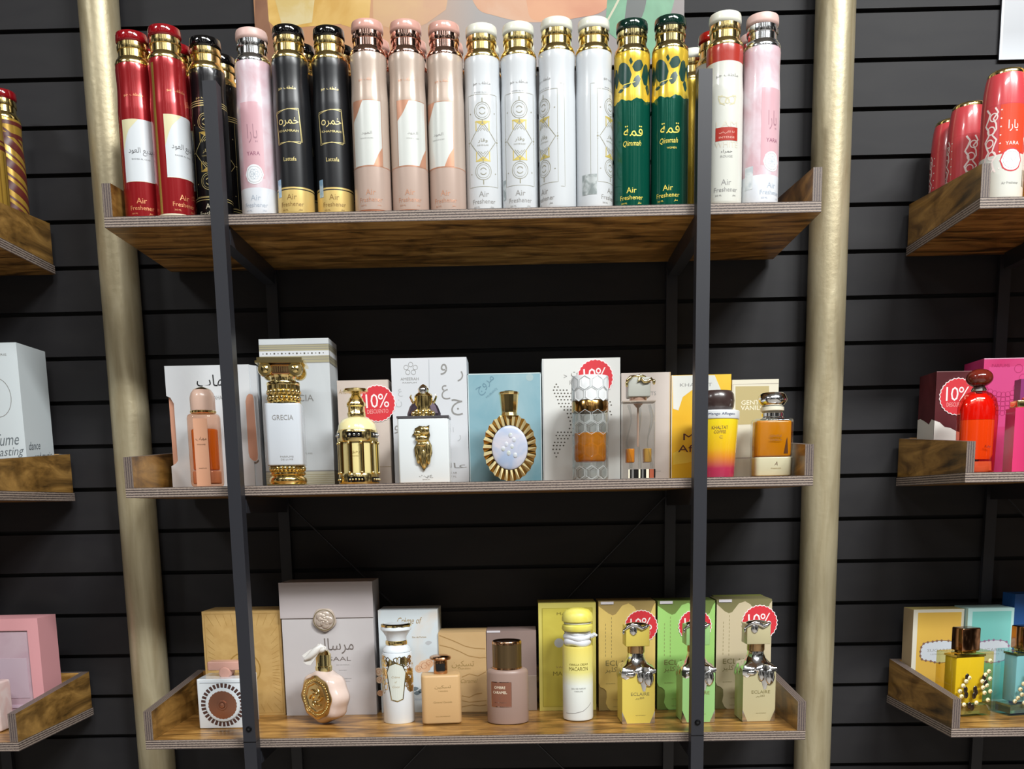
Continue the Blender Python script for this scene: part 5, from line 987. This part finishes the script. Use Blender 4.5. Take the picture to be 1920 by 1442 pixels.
# left rack, bottom shelf: pink window box and a speckled bottle
M_pk = mat('pastel_pink_card', '#d79a9f', .45); M_pks = mat('pastel_pink_side', '#d2979c', .45); M_mauve = mat('mauve_tray', '#b79aa6', .4, noise=('#c2aab4', 14, (1, 1, 1), .4, .6))
x1p, x0p, yp, hp = -.8605, -1.06, .162, .209
t = thing('perfume_box', 'pastel pink window box on the rack beyond the pole', 'perfume box', ((x0p+x1p)/2, yp, Z3+.0004)); w = x1p-x0p
b = MB(); b.box(-w/2, w/2, .004, .075, 0, hp, M_pk); b.box(-w/2, w/2, 0, .004, hp-.024, hp, M_pk); b.box(-w/2, w/2, 0, .004, 0, .018, M_pk); b.box(-w/2, -w/2+.020, 0, .004, .018, hp-.024, M_pk); b.box(w/2-.022, w/2, 0, .004, .018, hp-.024, M_pk); b.build('carton', t)
b = MB(); b.box(-w/2+.02, w/2-.022, .0028, .0039, .018, hp-.024, M_mauve); b.box(-w/2+.03, w/2-.03, .0020, .0028, .05, .13, mat('mauve_tray_light', '#bfaab6', .35)); b.box(-w/2+.03, w/2-.028, .0015, .0028, .030, .036, mat('lilac_ledge', '#cdb6c6', .35)); b.build('window_tray', t)
K = mpp(0, 1330, .105); xb = at(-32, 1358, .105)[0]
t = thing('perfume_bottle', 'speckled blush bottle cut by the frame in front of the pink window box', 'perfume bottle', (xb, .105, Z3+.0004))
b = MB(K); b.rbox(94, 50, 6, 0, 92, mat('speckled_blush', '#d3b7b2', .35, noise=('#d9c8c4', 40, (1, 1, 1), .4, .6)), 4); q = flat(-25.3)
rs = random.Random(5)
for i in range(40): b.disc(-42+84*rs.random(), 20+58*rs.random(), 1.0+.8*rs.random(), M_dash, q, .3, 7)
b.ring(26, 44, 9, 2.4, M_dash, q, .4, a0=-1.2, a1=1.2, n=10); b.stroke([(36, 45), (46, 47)], 2, M_dash, q, .4); b.stroke([(-46, 12), (46, 17)], 1.4, M_dash, q, .4); b.build('glass_body', t)
b = MB(K); b.lathe([(30, 92), (36, 96), (38, 108), (30, 112)], M_silv, 32); b.lathe([(22, 112), (26, 124), (20, 132)], M_silv, 28); b.build('cap', t)
# right rack, middle shelf: burgundy and white box, magenta box, red bottle
M_bur = mat('burgundy_card', '#4c1c20', .35, noise=('#6a3034', 7, (1, 1, 1), .42, .66)); M_wht = mat('bone_white_card', '#d6d3cc', .45)
def f2(b, w, d, h):
    edge = [(-w/2, .1045), (-w/2+.010, .101), (-w/2+.020, .092), (-w/2+.031, .0900), (-w/2+.042, .084), (w/2, .072)]
    b.poly([(-w/2, 0), (w/2, 0)]+edge[::-1], M_wht, FL, .0005)
    sm = lambda s, z, o=0.0: (-w/2-o, d-s, z); b.poly([(0, 0), (d, 0), (d, .1045), (d-.012, .108), (d-.024, .099), (.030, .108), (.012, .113), (0, .112)], M_wht, sm, .0005); b.stroke([(-w/2, h-.0006), (w/2, h-.0006)], .0012, mat('dusty_rose_edge', '#8f6a6a', .5), FL)
o = sbox('burgundy box with a torn white lower half and a discount badge', .891, .970, .206, .285, Z2, .196, M_bur, f2)
sticker(o, lambda u, v: (-.9305+at(u, v, .206)[0], at(u, v, .206)[1]-Z2), .206, 1795, 744, .0355, .0)
M_mag = mat('magenta_card', '#c8326e', .42, noise=('#cf4a80', 6, (1, 1, 1), .4, .6)); M_magd = mat('magenta_lace', '#a8205a', .45); M_magp = mat('magenta_panel', '#d24a86', .4)
def f3(b, w, d, h):
    b.poly([(-w/2+.010, .09), (w/2-.02, .09), (w/2-.02, h-.016), (-w/2+.010, h-.016)], M_magp, FL, .0003); b.text('PARFUMS', .034, M_magd, -w/2+.032, h-.014, FL, h=.006)
    for k in range(5):
        for i in range(9): b.ring(-w/2+.006+i*.0085, .160-.010*math.sin(PI*i/8)-k*.0085, .0050, .0008, M_magd, FL, n=10)
    for i in range(7): b.ring(-w/2+.066+.010*(i % 2), .09+.018*i, .008, .0010, M_magd, FL, n=10)
    b.stroke([(-w/2, h-.0008), (w/2, h-.0008)], .0016, mat('pale_pink_edge', '#e6b4cc', .5), FL)
sbox('magenta box with lace print standing right of the burgundy box', .9785, 1.12, .203, .286, Z2, .218, M_mag, f3)
t, K = bottle('red glass bottle with a round cherry wood cap, beside the magenta box', 1827, 884, .100, Z2)
b = MB(K); b.loft([[(r_*f_*math.sin(a)*(1 if abs(math.sin(a)) < 2 else 1), -r_*.62*math.cos(a), z) for a in [2*PI*i/40 for i in range(40)]] for r_, z, f_ in ((33, 0, 1), (35, 3, 1), (36, 20, 1), (37.5, 100, 1), (37, 120, 1), (33, 136, 1), (24, 146, 1), (14, 150, 1))], M_glr); b.build('glass_body', t)
b = MB(K); lqr = liquid('scarlet_perfume', '#e8301c', .85); lqo = liquid('tangerine_perfume', '#f58a34', .9)
b.loft([[(r_*math.sin(a), -r_*.55*math.cos(a), z) for a in [2*PI*i/36 for i in range(36)]] for r_, z in ((27, 26), (31, 34), (31.5, 98))], lqo); b.loft([[(r_*math.sin(a), -r_*.55*math.cos(a), z) for a in [2*PI*i/36 for i in range(36)]] for r_, z in ((31.5, 98.3), (32, 118), (27, 134), (14, 146))], lqr); b.build('perfume', t)
b = MB(K); b.lathe([(27, 2), (31, 5), (30, 22)], mat('amber_foot', '#d8a47c', .15, coat=.5), 36, sq=.55); b.text('Ruby', 12, M_maro, 12, 48, flat(-21.5), .3, h=6, shear=.3); b.build('thick_foot', t)
b = MB(K); b.lathe([(13, 150), (14, 153), (11, 158)], M_silv, 28); b.build('collar', t)
b = MB(K); b.ball((0, 0, 174), (24, 22, 17), mat('cherry_wood_cap', '#5a1a12', .12, coat=.8, noise=('#74261a', 6, (1, 1, 3), .4, .6)), 32, 16); b.build('cap', t)
K = mpp(1915, 884, .095); t = thing('perfume_bottle', 'magenta slab bottle with gold top cut by the frame, beside the red bottle', 'perfume bottle', (at(1920, 884, .095)[0], .095, Z2+.0004))
b = MB(K); b.box(-32, 32, -18, 18, 0, 118, mat('hot_pink_lacquer', '#d43c72', .25, coat=.4)); b.box(-26, 26, -14, 14, -.0, 4, mat('peach_base')); b.build('glass_body', t)
b = MB(K); b.rbox(56, 30, 4, 118.2, 132, M_gold, 2); b.ball((-14, -6, 134), (8, 8, 5), mat('ruby_cap'), 12, 8); b.box(-22, 22, -12, 12, 132, 170, mat('plum_lace_cap', '#8c3a72', .3)); b.build('cap', t)
# right rack, bottom shelf: yellow, teal and blue boxes with matching bottles
def labelled(m, mi, ink):
    def f(b, w, d, h):
        e = .009; b.poly([(-w/2+e, .004), (w/2-e*.6, .004), (w/2-e*.6, h-e*.7), (-w/2+e, h-e*.7)], m, FL, .0003)
        cx, cz = .002, h*.545; pts = blob([(cx-.030, cz+.016), (cx-.012, cz+.020), (cx+.006, cz+.022), (cx+.032, cz+.018), (cx+.038, cz), (cx+.032, cz-.018), (cx+.004, cz-.024), (cx-.014, cz-.020), (cx-.032, cz-.016), (cx-.036, cz)], 4)
        b.poly(pts, mat('label_silver', '#c4cad2', .4), FL, .0005); b.stroke(pts, .0012, ink, FL, .0007, closed=True)
        for i in range(0, len(pts), 2): b.disc(pts[i][0], pts[i][1], .0026, ink, FL, .0008, 6)
        b.text('SUGARED', .052, M_inkl, cx+.004, cz+.002, FL, h=.006); b.text('LEMONADE', .034, M_inkl, cx+.002, cz-.006, FL, h=.0028)
    return f
M_yl = mat('lemon_card', '#d3ac4c', .42, noise=('#cda349', 5, (1, 1, 1), .4, .6)); M_ylw = mat('ivory_card', '#d2cdbd', .45); M_tl = mat('teal_card', '#6cb6ae', .42, noise=('#76bab4', 5, (1, 1, 1), .4, .6))
sbox('lemon yellow box with a silver plaque label on the rack past the pole', .8815, .9835, .238, .2885, Z3, .1885, M_ylw, labelled(M_yl, None, mat('brown_scroll', '#7a5a4c', .5)), [M_ylw, M_ylw, mat('sand_card_side', '#c2ab86', .45), M_ylw, mat('lemon_top', '#c9b873', .45), M_ylw])
sbox('teal box with a silver plaque label, beside the lemon yellow box', .9855, 1.0775, .226, .2885, Z3, .1905, mat('pale_teal_edge', '#a9cbc9', .45), labelled(M_tl, None, mat('mauve_scroll', '#8a6a86', .5)))
sbox('deep blue box beside the teal box, cut by the frame', 1.0835, 1.16, .238, .2885, Z3, .2165, mat('deep_blue_card', '#1f4c86', .42))
def flower_bottle(label, u, v, y, gl, lq, capm, rz):
    t, K = bottle(label, u, v, y, Z3, rz)
    b = MB(K); b.rbox(88, 48, 3, 0, 121, gl, 2, n=2); b.build('glass_body', t)
    b = MB(K); b.rbox(60, 34, 3, 24, 112, lq, 2, n=2); b.box(-31, 31, -18, 18, 112, 116, M_goldd); b.build('perfume', t)
    b = MB(K); pos = [(34, 104), (33, 84), (26, 78), (36, 70), (20, 66), (30, 58), (22, 54), (26, 44), (-14, 68), (-20, 60), (-26, 50), (-22, 40), (-30, 34), (-36, 28), (-16, 24), (34, 30), (10, 26), (38, 46), (-8, 74)]
    for x, z in pos: b.ball((x, -25.5, z), (4.4, 2.6, 4.4), mat('pearl_bead', '#e9dcb0', .15, coat=.5), 10, 7); b.ball((x, -28.2, z), (1.4, .8, 1.4), M_gold, 6, 5)
    for x, z in ((-12, 76), (24, 74), (28, 62), (6, 52), (8, 46), (5, 40), (-4, 22), (2, 18), (-14, 52), (-12, 42)): b.ball((x, -25.2, z), (4.5, 1.6, 6.5), mat('dark_leaf_bead', '#241a14', .2, coat=.4), 10, 6)
    b.build('bead_flowers', t)
    b = MB(K)
    for sx in (-1, 1): b.add([(sx*44, -24.4, 3), (sx*44, -24.4, 42), (sx*30, -24.6, 22), (sx*38, -27, 18)], [(0, 3, 2), (3, 1, 2), (0, 1, 3)] if sx < 0 else [(0, 2, 3), (3, 2, 1), (0, 3, 1)], M_gl)
    b.box(-40, 40, -20, 20, 4, 20, mat('thick_clear_foot', '#ded9b8', .06, trans=.8)); b.build('thick_foot', t)
    b = MB(K); b.rbox(30, 24, 2, 117, 122, M_goldd, 1, n=2); b.rbox(38, 32, 2, 122, 165, capm, 2, n=2); b.build('cap', t)
    return t
M_cgc = mat('copper_mirror_cap', '#c08e6a', .12, 1.0)
flower_bottle('lemon yellow glass bottle with pearl flowers and a copper cap', 1803, 1342, .112, M_gly, liquid('lemon_perfume', '#f0d848', .85), M_cgc, .22)
flower_bottle('aqua glass bottle with pearl flowers and a copper cap, cut by the frame', 1914, 1338, .120, M_glt, liquid('aqua_perfume', '#c4eaf0', .85), M_cgc, .22)
